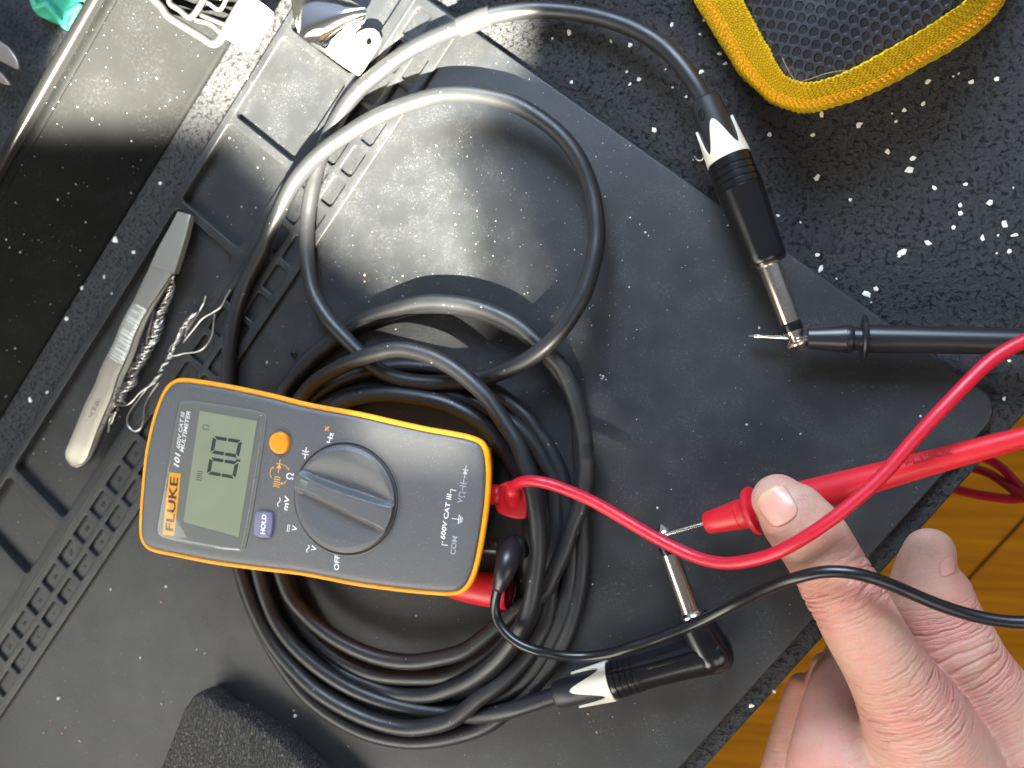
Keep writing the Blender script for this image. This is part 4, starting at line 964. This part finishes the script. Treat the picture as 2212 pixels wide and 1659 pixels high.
for k in range(12):
    for i in range(n):
        j = (i+1) % n; fs.append((k*n+i, k*n+j, (k+1)*n+j, (k+1)*n+i))
fixn(mk('mesh_panel', vs, fs, M_MESH, case))
tube('loose_thread', [(1690, 125, 3.1), (1702, 150, 3.15), (1722, 176, 3.1), (1745, 172, 3.15), (1780, 160, 3.15), (1815, 153, 3.15), (1842, 152, 3.1)], material('thread', (.35, .25, .12), .7), case, r=.011, ns=6)

# ------------------------------------------------------------------ leather pouch
lo_ = [(345, 1659), (366, 1607), (387, 1556), (398, 1530), (409, 1512), (422, 1502), (438, 1499), (452, 1503), (464, 1512), (474, 1525), (486, 1532), (500, 1534), (520, 1544), (553, 1566), (603, 1600), (653, 1646), (740, 1730), (760, 1800), (640, 1900), (400, 1930), (270, 1850)]
q = [P(x, y, 1.3) for x, y in lo_]
LL = closed_spline([(a.x, a.y) for a in q], 320)
LL = [(x+.05*noise.noise(Vector((x*3, y*3, 0))), y+.05*noise.noise(Vector((x*3, y*3, 5)))) for i, (x, y) in enumerate(LL)]
lp = loft('leather_pouch', LL, [(.30, .02), (.12, .08), (.02, .35), (0, .8), (.0, 1.05), (.03, 1.2), (.09, 1.28), (.14, 1.31)], M_LEATHER, None, Matrix.Identity(4))
tag(lp, 'black pebbled leather pouch with a crinkled edge, cut by the bottom of the photo', 'pouch')

# ------------------------------------------------------------------ tweezers
tw = thing('tweezers', 'steel tweezers with ribbed grips lying on the long compartment', 'tweezers', P(270, 750, -.2))
A1_ = lambda x, y: (x/4, 414.75+y/4); A2_ = lambda x, y: (x/4, 829.5+y/4)
Lft = [A1_(1545, 168), A1_(1470, 310), A1_(1385, 470), A1_(1300, 635), A1_(1225, 790), A1_(1148, 950), A1_(1085, 1060), A1_(1035, 1160), A1_(985, 1290), A1_(930, 1400), A1_(870, 1520), A1_(820, 1659), A2_(740, 160), A2_(665, 340), A2_(598, 505), A2_(566, 590), A2_(572, 650), A2_(610, 700)]
Rgt = [A1_(1640, 200), A1_(1600, 370), A1_(1560, 520), A1_(1500, 672), A1_(1385, 850), A1_(1273, 1015), A1_(1208, 1130), A1_(1160, 1235), A1_(1115, 1365), A1_(1062, 1490), A1_(1012, 1600), A2_(965, 95), A2_(895, 260), A2_(825, 430), A2_(775, 570), A2_(745, 640), A2_(705, 690), A2_(655, 714)]
def blade(name, zf, dx=0, dy=0, thick=.11, ridges=True, nsub=7, Lft=Lft, Rgt=Rgt, mat=M_STEEL):
    n0 = len(Lft); bow = lambda i: dx*math.sin(math.pi*min(1, max(0, (i-1.5)/15)))
    L_ = [tuple(a) for a in spline([(x+bow(i), y+dy, i) for i, (x, y) in enumerate(Lft)], 1.2)]; R_ = []
    m_ = len(L_)
    Rr = [tuple(a) for a in spline([(x+bow(i), y+dy, i) for i, (x, y) in enumerate(Rgt)], .6)]
    def rat(s):                       # sample right edge at parameter s
        lo_i = min(range(len(Rr)), key=lambda k: abs(Rr[k][2]-s)); return Rr[lo_i]
    vs = []; fs = []
    rows = []
    for (x, y, s_) in L_:
        rx, ry, _ = rat(s_)
        z = zf(s_/(n0-1)); base = len(vs)
        rd_ = 0
        if ridges and 5 < s_ < 9.1: rd_ = .024*math.sin((s_-5)*2*math.pi*16/4.1)
        for j in range(nsub+1):
            q = j/nsub; e = .03 if j in (0, nsub) else 0
            vs.append(P(x+(rx-x)*q, y+(ry-y)*q, z+rd_*(0 if j in (0, nsub) else 1)-e))
        for j in range(nsub+1):
            q = j/nsub; vs.append(P(x+(rx-x)*q, y+(ry-y)*q, z)-Vector((0, 0, thick)))
        rows.append(base)
    k = nsub+1
    for a, b in zip(rows[:-1], rows[1:]):
        for j in range(nsub):
            fs.append((a+j, a+j+1, b+j+1, b+j)); fs.append((a+k+j+1, a+k+j, b+k+j, b+k+j+1))
        fs.append((a, b, b+k, a+k)); fs.append((a+nsub, a+k+nsub, b+k+nsub, b+nsub))
    for a in (rows[0], rows[-1]): fs.append(tuple([a+j for j in range(k)]+[a+k+j for j in range(k-1, -1, -1)]))
    return sharp(fixn(mk(name, vs, fs, mat, tw)), 30)
zt = lambda s: .35+.75*math.sin(min(max(s, 0), 1)*math.pi*.92)**.8
zb = lambda s: .20-.32*math.sin(min(max(s, 0), 1)*math.pi*.92)**.8
blade('arm', zt); blade('arm', zb, 15, 2, ridges=False)
blade('tip_cap', lambda s: zt(s*3.1/17)+.05, 0, 0, .3, False, 7, [A1_(1536, 166), A1_(1462, 310), A1_(1374, 470), A1_(1294, 642)], [A1_(1646, 200), A1_(1607, 370), A1_(1562, 520), A1_(1504, 704)], material('dull_cap', (.24, .23, .20), .42, .3))
M_ETCH = material('etched_marking', (.13, .12, .09), .6, .3)
def tz(x, y, s): return P(x, y, zt(s)+.004)
PlT = Plane(P(190, 955, zt(.93)), (P(190, 955, zt(.93))-P(240, 860, zt(.7))).normalized().cross(Vector((-.87, -.5, 0))) )
if PlT.n.z < 0: PlT.n.negate()
def twt(s_, a, b, h): text('etched_lettering', s_, a, b, h, PlT, .012, M_ETCH, tw, bold=.01, ext=.002)
twt('SA', A2_(628, 610), A2_(690, 535), 9)
twt('OOD', A2_(695, 500), A2_(740, 400), 9)
twt('G.H.T.P.', A2_(765, 362), A2_(862, 148), 9)

# ------------------------------------------------------------------ twisted tinned wires
def twist(name, centre, label, strands, amp, pitch, r, extra=(), seed=1):
    rg = random.Random(seed)
    sp = [np.array(a) for a in spline([tuple(P(x, y, z))+(a,) for x, y, z, a in centre], .035)]
    geos = []
    s = 0; S_ = [0]
    for i in range(1, len(sp)): s += np.linalg.norm(sp[i][:3]-sp[i-1][:3]); S_.append(s)
    for k in range(strands):
        ph = 2*math.pi*k/strands+rg.uniform(-.5, .5); pm = rg.uniform(.75, 1.2); am = rg.uniform(.7, 1.15); i0 = int(rg.uniform(0, .12)*len(sp)); i1 = len(sp)-int(rg.uniform(0, .1)*len(sp))
        path = []
        for i in range(i0, i1):
            c = Vector(sp[i][:3]); t = Vector(sp[min(i+1, len(sp)-1)][:3]-sp[max(i-1, 0)][:3]).normalized(); nrm = Vector((0, 0, 1)).cross(t).normalized(); up_ = Vector((0, 0, 1))
            a = ph+2*math.pi*S_[i]/(pitch*pm)+.8*math.sin(S_[i]*3+k); R_ = amp*sp[i][3]*am*(1+.25*math.sin(S_[i]*5+k*2))
            path.append(c+nrm*(math.cos(a)*R_)+up_*(math.sin(a)*R_*.8))
        geos.append(tube_geo(path, [r]*len(path), 8, 'round')[:2])
    for e in extra:
        q = [Vector(a[:3]) for a in spline([tuple(P(*p)) for p in e], .05)]
        geos.append(tube_geo(q, [r*1.1]*len(q), 8, 'round')[:2])
    v, f = join_geo(geos)
    return tag(fixn(mk(name, v, f, M_TIN)), label, 'wire')
twist('twisted_wire', [(377, 592, .25, .9), (371, 620, .2, .8), (362, 645, .15, .8), (350, 672, .15, 1.0), (345, 695, .15, 1.1), (335, 722, .15, 1.2), (322, 750, .15, 1.3), (308, 775, .15, 1.3), (292, 800, .15, 1.3), (283, 825, .15, 1.2), (268, 845, .15, 1.2), (252, 868, .15, 1.0), (246, 888, .15, .8)],
      'thick bundle of twisted tinned wire tucked against the tweezers', 8, .15, .95, .040,
      [[(332, 672, .2), (325, 700, .3), (318, 730, .25), (312, 760, .2)], [(346, 664, .2), (340, 690, .3), (330, 710, .2)], [(248, 892, .2), (238, 905, .1), (234, 932, 0)], [(250, 890, .3), (240, 915, .1)], [(247, 893, .2), (226, 898, .5), (214, 902, .7), (212, 912, .7), (222, 918, .5)], [(290, 822, .2), (262, 836, .2), (240, 850, .1), (270, 870, .1)]], 4)
twist('twisted_wire', [(424, 672, .1, .6), (410, 690, .1, .9), (396, 708, .1, .9), (385, 735, .1, .8), (372, 765, .1, 1.0), (358, 788, .1, 1.0), (342, 812, .1, 1.0), (333, 832, .1, .8)],
      'loosely twisted tinned wire with splayed ends and a closed loop', 6, .12, 1.0, .032,
      [[(497, 627, .5), (488, 642, .5), (478, 662, .45), (460, 675, .4), (438, 688, .3), (418, 712, .2), (400, 735, .15), (388, 760, .1), (370, 790, .1), (352, 815, .1)],
       [(464, 680, .4), (461, 700, .4), (457, 727, .35), (440, 752, .3), (424, 760, .25), (400, 763, .2), (372, 768, .2), (365, 760, .2), (372, 745, .2)],
       [(444, 641, .35), (440, 655, .3), (432, 670, .2), (420, 690, .2), (405, 712, .2)], [(424, 676, .3), (408, 690, .25), (404, 708, .2), (400, 725, .2)],
       [(340, 815, .2), (318, 838, .2), (300, 862, .2), (284, 884, .25), (275, 902, .3), (277, 920, .3), (290, 931, .3), (303, 926, .3), (310, 908, .3), (313, 880, .25), (322, 858, .2), (342, 828, .2)],
       [(335, 826, .3), (305, 846, .4), (280, 872, .4), (262, 876, .3), (248, 872, .3)]], 9)

# ------------------------------------------------------------------ things at the top left
B7 = lambda x, y: (270+.293*x, .293*y)
cb_ = thing('spring_clip', 'metal spring clip with a white tag reading JAPAN at the edge of the bin', 'clip', P(470, 40, 1.0))
ZC = 1.7
def zc(x, y): return ZC
fr = [B7(*p)+(ZC,) for p in ((150, -60), (270, 50), (310, 110), (420, 185), (560, 270), (650, 325), (690, 310), (740, 225), (800, 120), (880, -20))]
M_CLIP = material('dull_clip_metal', (.04, .04, .037), .5, .0)
tube('outer_frame', fr, M_CLIP, cb_, r=.17, step=.08, ns=16, smooth=2)
fr2 = [B7(*p)+(ZC-.1,) for p in ((330, -60), (330, 20), (400, 70), (480, 130), (520, 95), (600, -40))]
tube('inner_frame', fr2, M_CLIP, cb_, r=.13, step=.08, ns=14, smooth=1)
tube('cross_bar', [B7(560, 110)+(ZC-.1,), B7(740, 185)+(ZC-.1,)], M_CLIP, cb_, r=.10, ns=12)
tube('cross_bar', [B7(520, 150)+(ZC-.15,), B7(630, 180)+(ZC-.15,), B7(700, 240)+(ZC-.15,)], M_STEEL, cb_, r=.09, ns=12)
tube('cross_bar', [B7(610, 20)+(ZC-.1,), B7(700, 70)+(ZC-.1,), B7(760, -30)+(ZC-.1,)], M_STEEL, cb_, r=.08, ns=12)
FI = lambda pts, z: [tuple(P(*p, z))[:2] for p in pts]
lab = [B7(*p) for p in ((748, 285), (890, 372), (935, 372), (960, 345), (1078, 130), (1082, 85), (1050, 50), (985, 5), (920, -60))]
ql = FI(lab, ZC-.25)
lb = curve_plate('white_tag', [closed_spline(ql[0:1]+[tuple((np.array(ql[0])*.1+np.array(ql[1])*.9))]+ql[1:], 60) if False else ql], ZC-.38, ZC-.22, .04, material('white_enamel', (.75, .76, .72), .3), cb_)
PlL = Plane((0, 0, ZC-.215), (0, 0, 1))
o = text('tag_lettering', 'JAPAN', B7(905, 292), B7(1015, 128), 11, PlL, .004, material('tag_ink', (.015, .016, .012), .6), cb_); o.parent = lb

br = thing('steel_bracket', 'bent bright steel bracket with a hole in its tab, overhanging the top compartment', 'bracket', P(720, 60, .1))
tab = [B7(*p) for p in ((1492, 405), (1600, 485), (1715, 556), (1735, 545), (1800, 440), (1870, 330), (1886, 280), (1870, 238), (1835, 210), (1780, 206), (1730, 225), (1600, 310))]
hole = [B7(1795+22*math.cos(k/10*6.283), 300+30*math.sin(k/10*6.283)) for k in range(10)]
curve_plate('tab', [FI(tab, .55), FI(hole, .55)], .42, .55, .03, M_STEEL, br)
# raised curved spring: a strip swept over an arch
arch = [((1215, -40), (1620, -60), .9), ((1228, 60), (1640, -20), 1.25), ((1250, 170), (1700, 20), 1.5), ((1285, 262), (1765, 60), 1.6), ((1335, 300), (1760, 120), 1.5), ((1400, 345), (1720, 185), 1.25), ((1460, 385), (1620, 280), .9), ((1494, 404), (1510, 392), .6)]
vs = []; fs = []
SPA = spline([tuple(P(*B7(*a), z))+tuple(P(*B7(*b), z)) for a, b, z in arch], .15)
for row in SPA:
    a, b = Vector(row[:3]), Vector(row[3:])
    for j in range(9):
        q = j/8; p = a.lerp(b, q); p.z += .25*math.sin(q*math.pi)-.10*(q in (0, 1)); vs.append(p)
    for j in range(9):
        q = j/8; p = a.lerp(b, q); p.z += .25*math.sin(q*math.pi)-.10-.10*(q in (0, 1)); vs.append(p)
for i in range(len(SPA)-1):
    A, B = i*18, (i+1)*18
    for j in range(8): fs.append((A+j, A+j+1, B+j+1, B+j)); fs.append((A+9+j+1, A+9+j, B+9+j, B+9+j+1))
    fs.append((A, B, B+9, A+9)); fs.append((A+8, A+17, B+17, B+8))
for A in (0, (len(SPA)-1)*18): fs.append(tuple([A+j for j in range(9)]+[A+9+j for j in range(8, -1, -1)]))
sharp(fixn(mk('spring_leaf', vs, fs, M_CHROME, br)), 40)
curve_plate('backing', [FI([B7(*p) for p in ((1218, -60), (1235, 110), (1275, 262), (1330, 304), (1390, 345), (1492, 403), (1600, 300), (1500, 180), (1380, -60))], .62)], .50, .62, .03, M_GLOSS, br)

gp = thing('green_plastic_piece', 'translucent green moulded plastic piece half behind the bin rim', 'plastic piece', P(120, 20, -.4))
gpts = [(40, -160), (55, -60), (62, 0), (68, 18), (80, 32), (98, 40), (116, 43), (128, 52), (140, 63), (152, 50), (165, 22), (185, -10), (240, -120), (160, -200)]
curve_plate('base', [FI(gpts, .3)], -.45, .3, .08, M_GREEN, gp)
def gl_(a, b): tube('raised_rib', [a+(.42,), b+(.42,)], M_GREEN, gp, r=.14, ns=12, caps='round')
gl_((70, -4), (78, 16)); gl_((78, 16), (100, 9)); gl_((100, 9), (140, 56)); gl_((140, 56), (146, 30)); gl_((146, 30), (172, 14))

sc_ = thing('scissors', 'open tips of steel scissors at the left edge of the felt', 'scissors', P(0, 120, -.4))
M_BLADE = material('warm_steel', (.62, .52, .47), .38, .85)
curve_plate('blade', [FI([(-60, 60), (-20, 76), (0, 90), (14, 99), (26, 113), (35, 128), (39, 144), (38, 150), (30, 147), (18, 140), (0, 131), (-60, 108)], .6)], .42, .60, .05, M_BLADE, sc_)
curve_plate('blade', [FI([(-60, 112), (-20, 140), (0, 157), (8, 166), (15, 174), (20, 181), (14, 182), (6, 181), (0, 178), (-60, 165)], .4)], .22, .40, .05, M_BLADE, sc_)

# ------------------------------------------------------------------ crumbs and dust scattered on the mats
rg = random.Random(11); vs = []; fs = []
def crumb(c, r, col=0, e=None):
    b = len(vs); n_ = 5; e = e or rg.uniform(.5, 1); rot = rg.random()*6.28
    for sc_2, dz in ((1, 0), (.85, r*.7)):
        for k in range(n_):
            a = 2*math.pi*k/n_+rg.uniform(-.3, .3); u, v = math.cos(a)*r*sc_2, math.sin(a)*r*e*sc_2
            vs.append(c+Vector((u*math.cos(rot)-v*math.sin(rot), u*math.sin(rot)+v*math.cos(rot), dz-.004)))
    for k in range(n_): k2 = (k+1) % n_; fs.append((b+k, b+k2, b+n_+k2, b+n_+k)); mi_.append(col)
    fs.append(tuple(b+n_+k for k in range(n_))); mi_.append(col)
mi_ = []
special = [(128, 1508, 7), (350, 1520, 5), (304, 1421, 5), (359, 1267, 4.5), (240, 1273, 4), (349, 1300, 5, 1), (142, 1571, 3, 1), (135, 1584, 4, 1), (95, 1583, 3, 1), (173, 1600, 4, 1), (443, 1411, 4), (425, 1403, 2.5), (899, 1330, 3.5), (1003, 1392, 5), (638, 1546, 6), (635, 1535, 4, 1), (1303, 813, 5), (1300, 818, 4), (1309, 820, 3), (1297, 810, 3), (1394, 502, 3.5), (1361, 470, 3), (1382, 485, 2), (1272, 540, 2), (1359, 620, 3), (1278, 703, 2.5), (1640, 708, 4), (788, 594, 4, 1), (788, 608, 3, 1), (577, 783, 5, 1), (855, 711, 2), (870, 640, 3), (1060, 783, 3), (1729, 937, 3.5), (1988, 899, 4), (1613, 917, 3.5), (1420, 1097, 4), (1450, 1057, 2), (1375, 906, 2), (1270, 1542, 4, 1), (1289, 1582, 4, 1), (1323, 1549, 2.5, 1), (1280, 1262, 3), (765, 1268, 0)]
for sp_ in special:
    if sp_[2]: crumb(P(sp_[0], sp_[1], .002), W(sp_[2], sp_[0], sp_[1])*.75, sp_[3] if len(sp_) > 3 else 0)
for i in range(700):
    s_ = rg.uniform(-30, 10); t_ = rg.uniform(-10.2, 13.9)
    crumb(ST(s_, t_, .002), .007+.016*rg.random()**4, 1 if rg.random() < .05 else 0)
for i in range(260):
    s_ = rg.uniform(-6, 10); t_ = rg.uniform(-9.5, 3)
    crumb(ST(s_, t_, .002), .012+.022*rg.random()**3, 0)
for i in range(160):
    s_ = rg.uniform(-30, 9.8); t_ = -rg.uniform(13.5, 17.2)
    crumb(ST(s_, t_, -.218), .012+.03*rg.random()**3, 0)
M_DUST = material('pale_grit', (.50, .49, .46), .8); M_DUST2 = material('copper_grit', (.50, .27, .18), .6)
dd = mk('grit', vs, fs, None, mats=[M_DUST, M_DUST2], mi=mi_, smooth=False)
tag(dd, kind='stuff'); tag(dd, 'fine pale dust and grit scattered over the work mat', 'grit')
vs = []; fs = []; mi_ = []
for i in range(240):                   # grit on the sloping bin side
    s_ = rg.uniform(-20, 12); k = rg.randrange(12, len(prof)-4); q = rg.random(); t_ = prof[k][0]*(1-q)+prof[k+1][0]*q; z_ = prof[k][1]*(1-q)+prof[k+1][1]*q
    crumb(ST(s_, t_, z_+.004), .012+.035*rg.random()**4, 0)
dd2 = mk('grit', vs, fs, None, mats=[M_DUST, M_DUST2], mi=mi_, smooth=False)
tag(dd2, 'fine pale dust sprinkled over the sloping bin side', 'grit', kind='stuff')
ph = thing('dark_speck', 'small crumpled black speck beside the cable loops', 'speck', P(634, 766, 0))
tube('speck_curl', [(629, 766, .05), (632, 760, .1), (638, 762, .08), (640, 768, .06), (635, 771, .1), (630, 768, .05)], M_GLOSS, ph, r=.035, ns=8)

shv = tube('shaving', [(1501, 338, -.2), (1504, 343, -.3), (1510, 347, -.32), (1517, 345, -.25), (1519, 341, -.2)], M_TIN, None, r=.028, ns=8, caps='round')
tag(shv, 'tiny curled bright shaving beside the cream collar of the straight plug', 'shaving')
# ------------------------------------------------------------------ the hand
parts_h = []
def limb(pts, flat=.94):
    q = [tuple(P(p[0], p[1], p[2]))+(W(p[3], p[0], p[1], p[2]),) for p in pts]
    sp = spline(q, .15)
    v, f, _ = tube_geo([Vector(a[:3]) for a in sp], [a[3] for a in sp], 28, 'round', flat)
    parts_h.append((v, f)); return sp
thumb = limb([(1681, 1078, 3.35, 57), (1698, 1096, 3.4, 70), (1722, 1124, 3.4, 76), (1757, 1168, 3.35, 79), (1797, 1235, 3.25, 79), (1836, 1305, 3.15, 82), (1878, 1385, 2.9, 84), (1928, 1465, 2.4, 92), (1972, 1545, 1.7, 112), (2010, 1640, .9, 135), (2060, 1790, .2, 165)], .9)
index = limb([(2008, 1194, .1, 54), (2002, 1222, .1, 64), (2004, 1262, .05, 82), (2020, 1322, 0, 90), (2052, 1392, -.1, 93), (2098, 1470, -.4, 100), (2160, 1565, -.8, 120), (2240, 1690, -1, 160)])
f1 = limb([(1846, 1380, -3.1, 44), (1830, 1450, -2.2, 64), (1824, 1540, -.8, 92), (1832, 1660, .3, 130), (1850, 1800, -.2, 150)])
f2 = limb([(1786, 1440, -3.3, 33), (1768, 1510, -3.3, 39), (1750, 1600, -3.1, 45), (1742, 1700, -2.8, 60), (1780, 1850, -2, 90)])
f3 = limb([(1731, 1480, -3.4, 28), (1712, 1540, -3.4, 32), (1696, 1610, -3.3, 37), (1686, 1700, -3.0, 50), (1720, 1860, -2.4, 80)])
limb([(1840, 1700, -1.9, 100), (1930, 1720, -1.4, 130), (2060, 1700, -1.0, 150), (2170, 1690, -1.2, 150)])
limb([(2060, 1590, -.3, 80), (2110, 1620, -.7, 100), (2180, 1680, -.9, 120)])
limb([(1950, 1800, -1.6, 210), (2080, 2050, -1.2, 190), (2180, 2400, -.8, 165), (2260, 2800, -.5, 170)])
v, f = join_geo(parts_h)
hand = fixn(mk('hand', v, f, M_SKIN, origin=P(1900, 1500, -3)))
md = hand.modifiers.new('r', 'REMESH'); md.mode = 'VOXEL'; md.voxel_size = .085; md.use_smooth_shade = True
m2 = hand.modifiers.new('s', 'SMOOTH'); m2.factor = .6; m2.iterations = 12
m3 = hand.modifiers.new('d', 'SUBSURF'); m3.levels = m3.render_levels = 1
bpy.context.view_layer.update()
me = bpy.data.meshes.new_from_object(hand.evaluated_get(bpy.context.evaluated_depsgraph_get()))
hand.modifiers.clear(); old = hand.data; hand.data = me; me.name = 'hand'
nv = len(me.vertices); co = np.empty(nv*3, 'f'); me.vertices.foreach_get('co', co); co = co.reshape(-1, 3)+np.array(ORI[hand][:])
nrm = np.empty(nv*3, 'f'); me.vertices.foreach_get('normal', nrm); nrm = nrm.reshape(-1, 3)
def alongf(sp):
    a = np.array(sp)[:, :3]; L = np.concatenate([[0], np.cumsum(np.linalg.norm(np.diff(a, axis=0), axis=1))])
    best = np.full(nv, 1e9); al = np.zeros(nv)
    for i in range(0, len(a)):
        d = np.linalg.norm(co-a[i], axis=1)/sp[i][3]; k = d < best; best[k] = d[k]; al[k] = L[i]
    # linear refinement along the axis direction
    return best, al, a, L
cre = np.zeros(nv); alo = np.zeros(nv); red = np.zeros(nv); bb = np.full(nv, 1e9)
def g(x, c, w): return np.exp(-((x-c)/w)**2)
def refine(sp, best, al, a, L):
    idx = np.searchsorted(L, al).clip(1, len(L)-2); t = a[idx+1]-a[idx-1]; t /= np.linalg.norm(t, axis=1)[:, None]
    return al+np.einsum('ij,ij->i', co-a[idx], t)
disp = np.zeros(nv)
for sp, joints in ((thumb, ((3.4, .8, 1.0), (7.6, 1.5, .9))), (index, ((2.2, .5, .8), (4.6, 1.0, .6)))):
    best, al, a, L = alongf(sp); al2 = refine(sp, best, al, a, L)
    k = best < bb
    c_ = .12+sum(w*g(al2, c, s) for c, s, w in joints)
    cre[k] = c_[k]; alo[k] = al2[k]; bb[k] = best[k]
    red[k] = (.75*g(al2, joints[0][0], .7)+.5*g(al2, joints[1][0], 1.0))[k]
far = bb > 1.35; cre[far] = .10; red[far] = .35
# real creases across the thumb knuckle, as relief
nz_ = np.array([noise.noise(Vector(c*np.array([.9, .9, .9]))) for c in co])
for c, dpt, w in ((2.75, .035, .05), (3.15, .05, .045), (3.55, .055, .05), (3.95, .035, .05), (6.9, .03, .07), (7.5, .035, .07), (8.0, .03, .07)):
    disp -= dpt*g(alo+.35*nz_, c, w)*(bb < 1.25)
disp += .05*g(alo, 3.35, .5)*(bb < 1.2)
disp += np.array([noise.noise(Vector(c*.8+np.array([7, 0, 0])))*.05 for c in co])
co2 = co+nrm*disp[:, None]
me.vertices.foreach_set('co', (co2-np.array(ORI[hand][:])).astype('f').ravel())
for nm, arr in (('along', alo), ('crease', np.clip(cre, 0, 1.2)), ('redness', np.clip(red, 0, 1))):
    at = me.attributes.new(nm, 'FLOAT', 'POINT'); at.data.foreach_set('value', arr.astype('f'))
me.polygons.foreach_set('use_smooth', [True]*len(me.polygons)); me.update()
tag(hand, 'bare hand reaching in from the lower right, its thumb pressing the red probe', 'hand')
bpy.context.view_layer.update()
def nail(name, quad, off, nu=14, nvv=14, lbl=None, edge=.16):
    """quad: tip-left, tip-right, base-right, base-left in the photo; laid on the digit's skin"""
    inv = hand.matrix_world.inverted(); vs = []; rows = []
    for i in range(nvv+1):
        v = i/nvv
        for j in range(nu+1):
            u = j/nu
            uu = (u-.5)*2; vv = (v-.5)*2
            ru = uu*math.sqrt(max(0, 1-.42*abs(vv)**5)); rv = vv*math.sqrt(max(0, 1-.36*abs(uu)**3))
            a, b = (ru+1)/2, (rv+1)/2
            x = (quad[0][0]*(1-a)+quad[1][0]*a)*(1-b)+(quad[3][0]*(1-a)+quad[2][0]*a)*b
            y = (quad[0][1]*(1-a)+quad[1][1]*a)*(1-b)+(quad[3][1]*(1-a)+quad[2][1]*a)*b
            dr = (P(x, y, 0)-CO).normalized()
            ok, loc, nr, _ = hand.ray_cast(inv @ CO, dr)
            h = off*(1-abs(uu)**4)*(1-max(0, vv)**6)+.004
            vs.append((hand.matrix_world @ loc)+nr*h if ok else P(x, y, 3))
    k = nu+1; fs = []; mi = []
    for i in range(nvv):
        for j in range(nu): fs.append((i*k+j, i*k+j+1, (i+1)*k+j+1, (i+1)*k+j)); mi.append(1 if i < nvv*edge else 0)
    a = np.array([tuple(v) for v in vs])
    for _ in range(4):
        g3 = a.reshape(nvv+1, nu+1, 3); g4 = g3.copy(); g4[1:-1, 1:-1] = (g3[:-2, 1:-1]+g3[2:, 1:-1]+g3[1:-1, :-2]+g3[1:-1, 2:])/4; a = g4.reshape(-1, 3)
    o = mk(name, [Vector(x) for x in a], fs, None, hand, mats=[M_NAIL, M_NTIP], mi=mi)
    bm = bmesh.new(); bm.from_mesh(o.data); bmesh.ops.recalc_face_normals(bm, faces=bm.faces); bm.to_mesh(o.data); bm.free()
    s = o.modifiers.new('t', 'SOLIDIFY'); s.thickness = .03; s.offset = 0
    return o
nail('thumbnail', [(1624, 1080), (1690, 1037), (1733, 1110), (1673, 1148)], .05, edge=.09)
nail('fingernail', [(2026, 1214), (2058, 1196), (2066, 1236), (2032, 1250)], .02, edge=0)
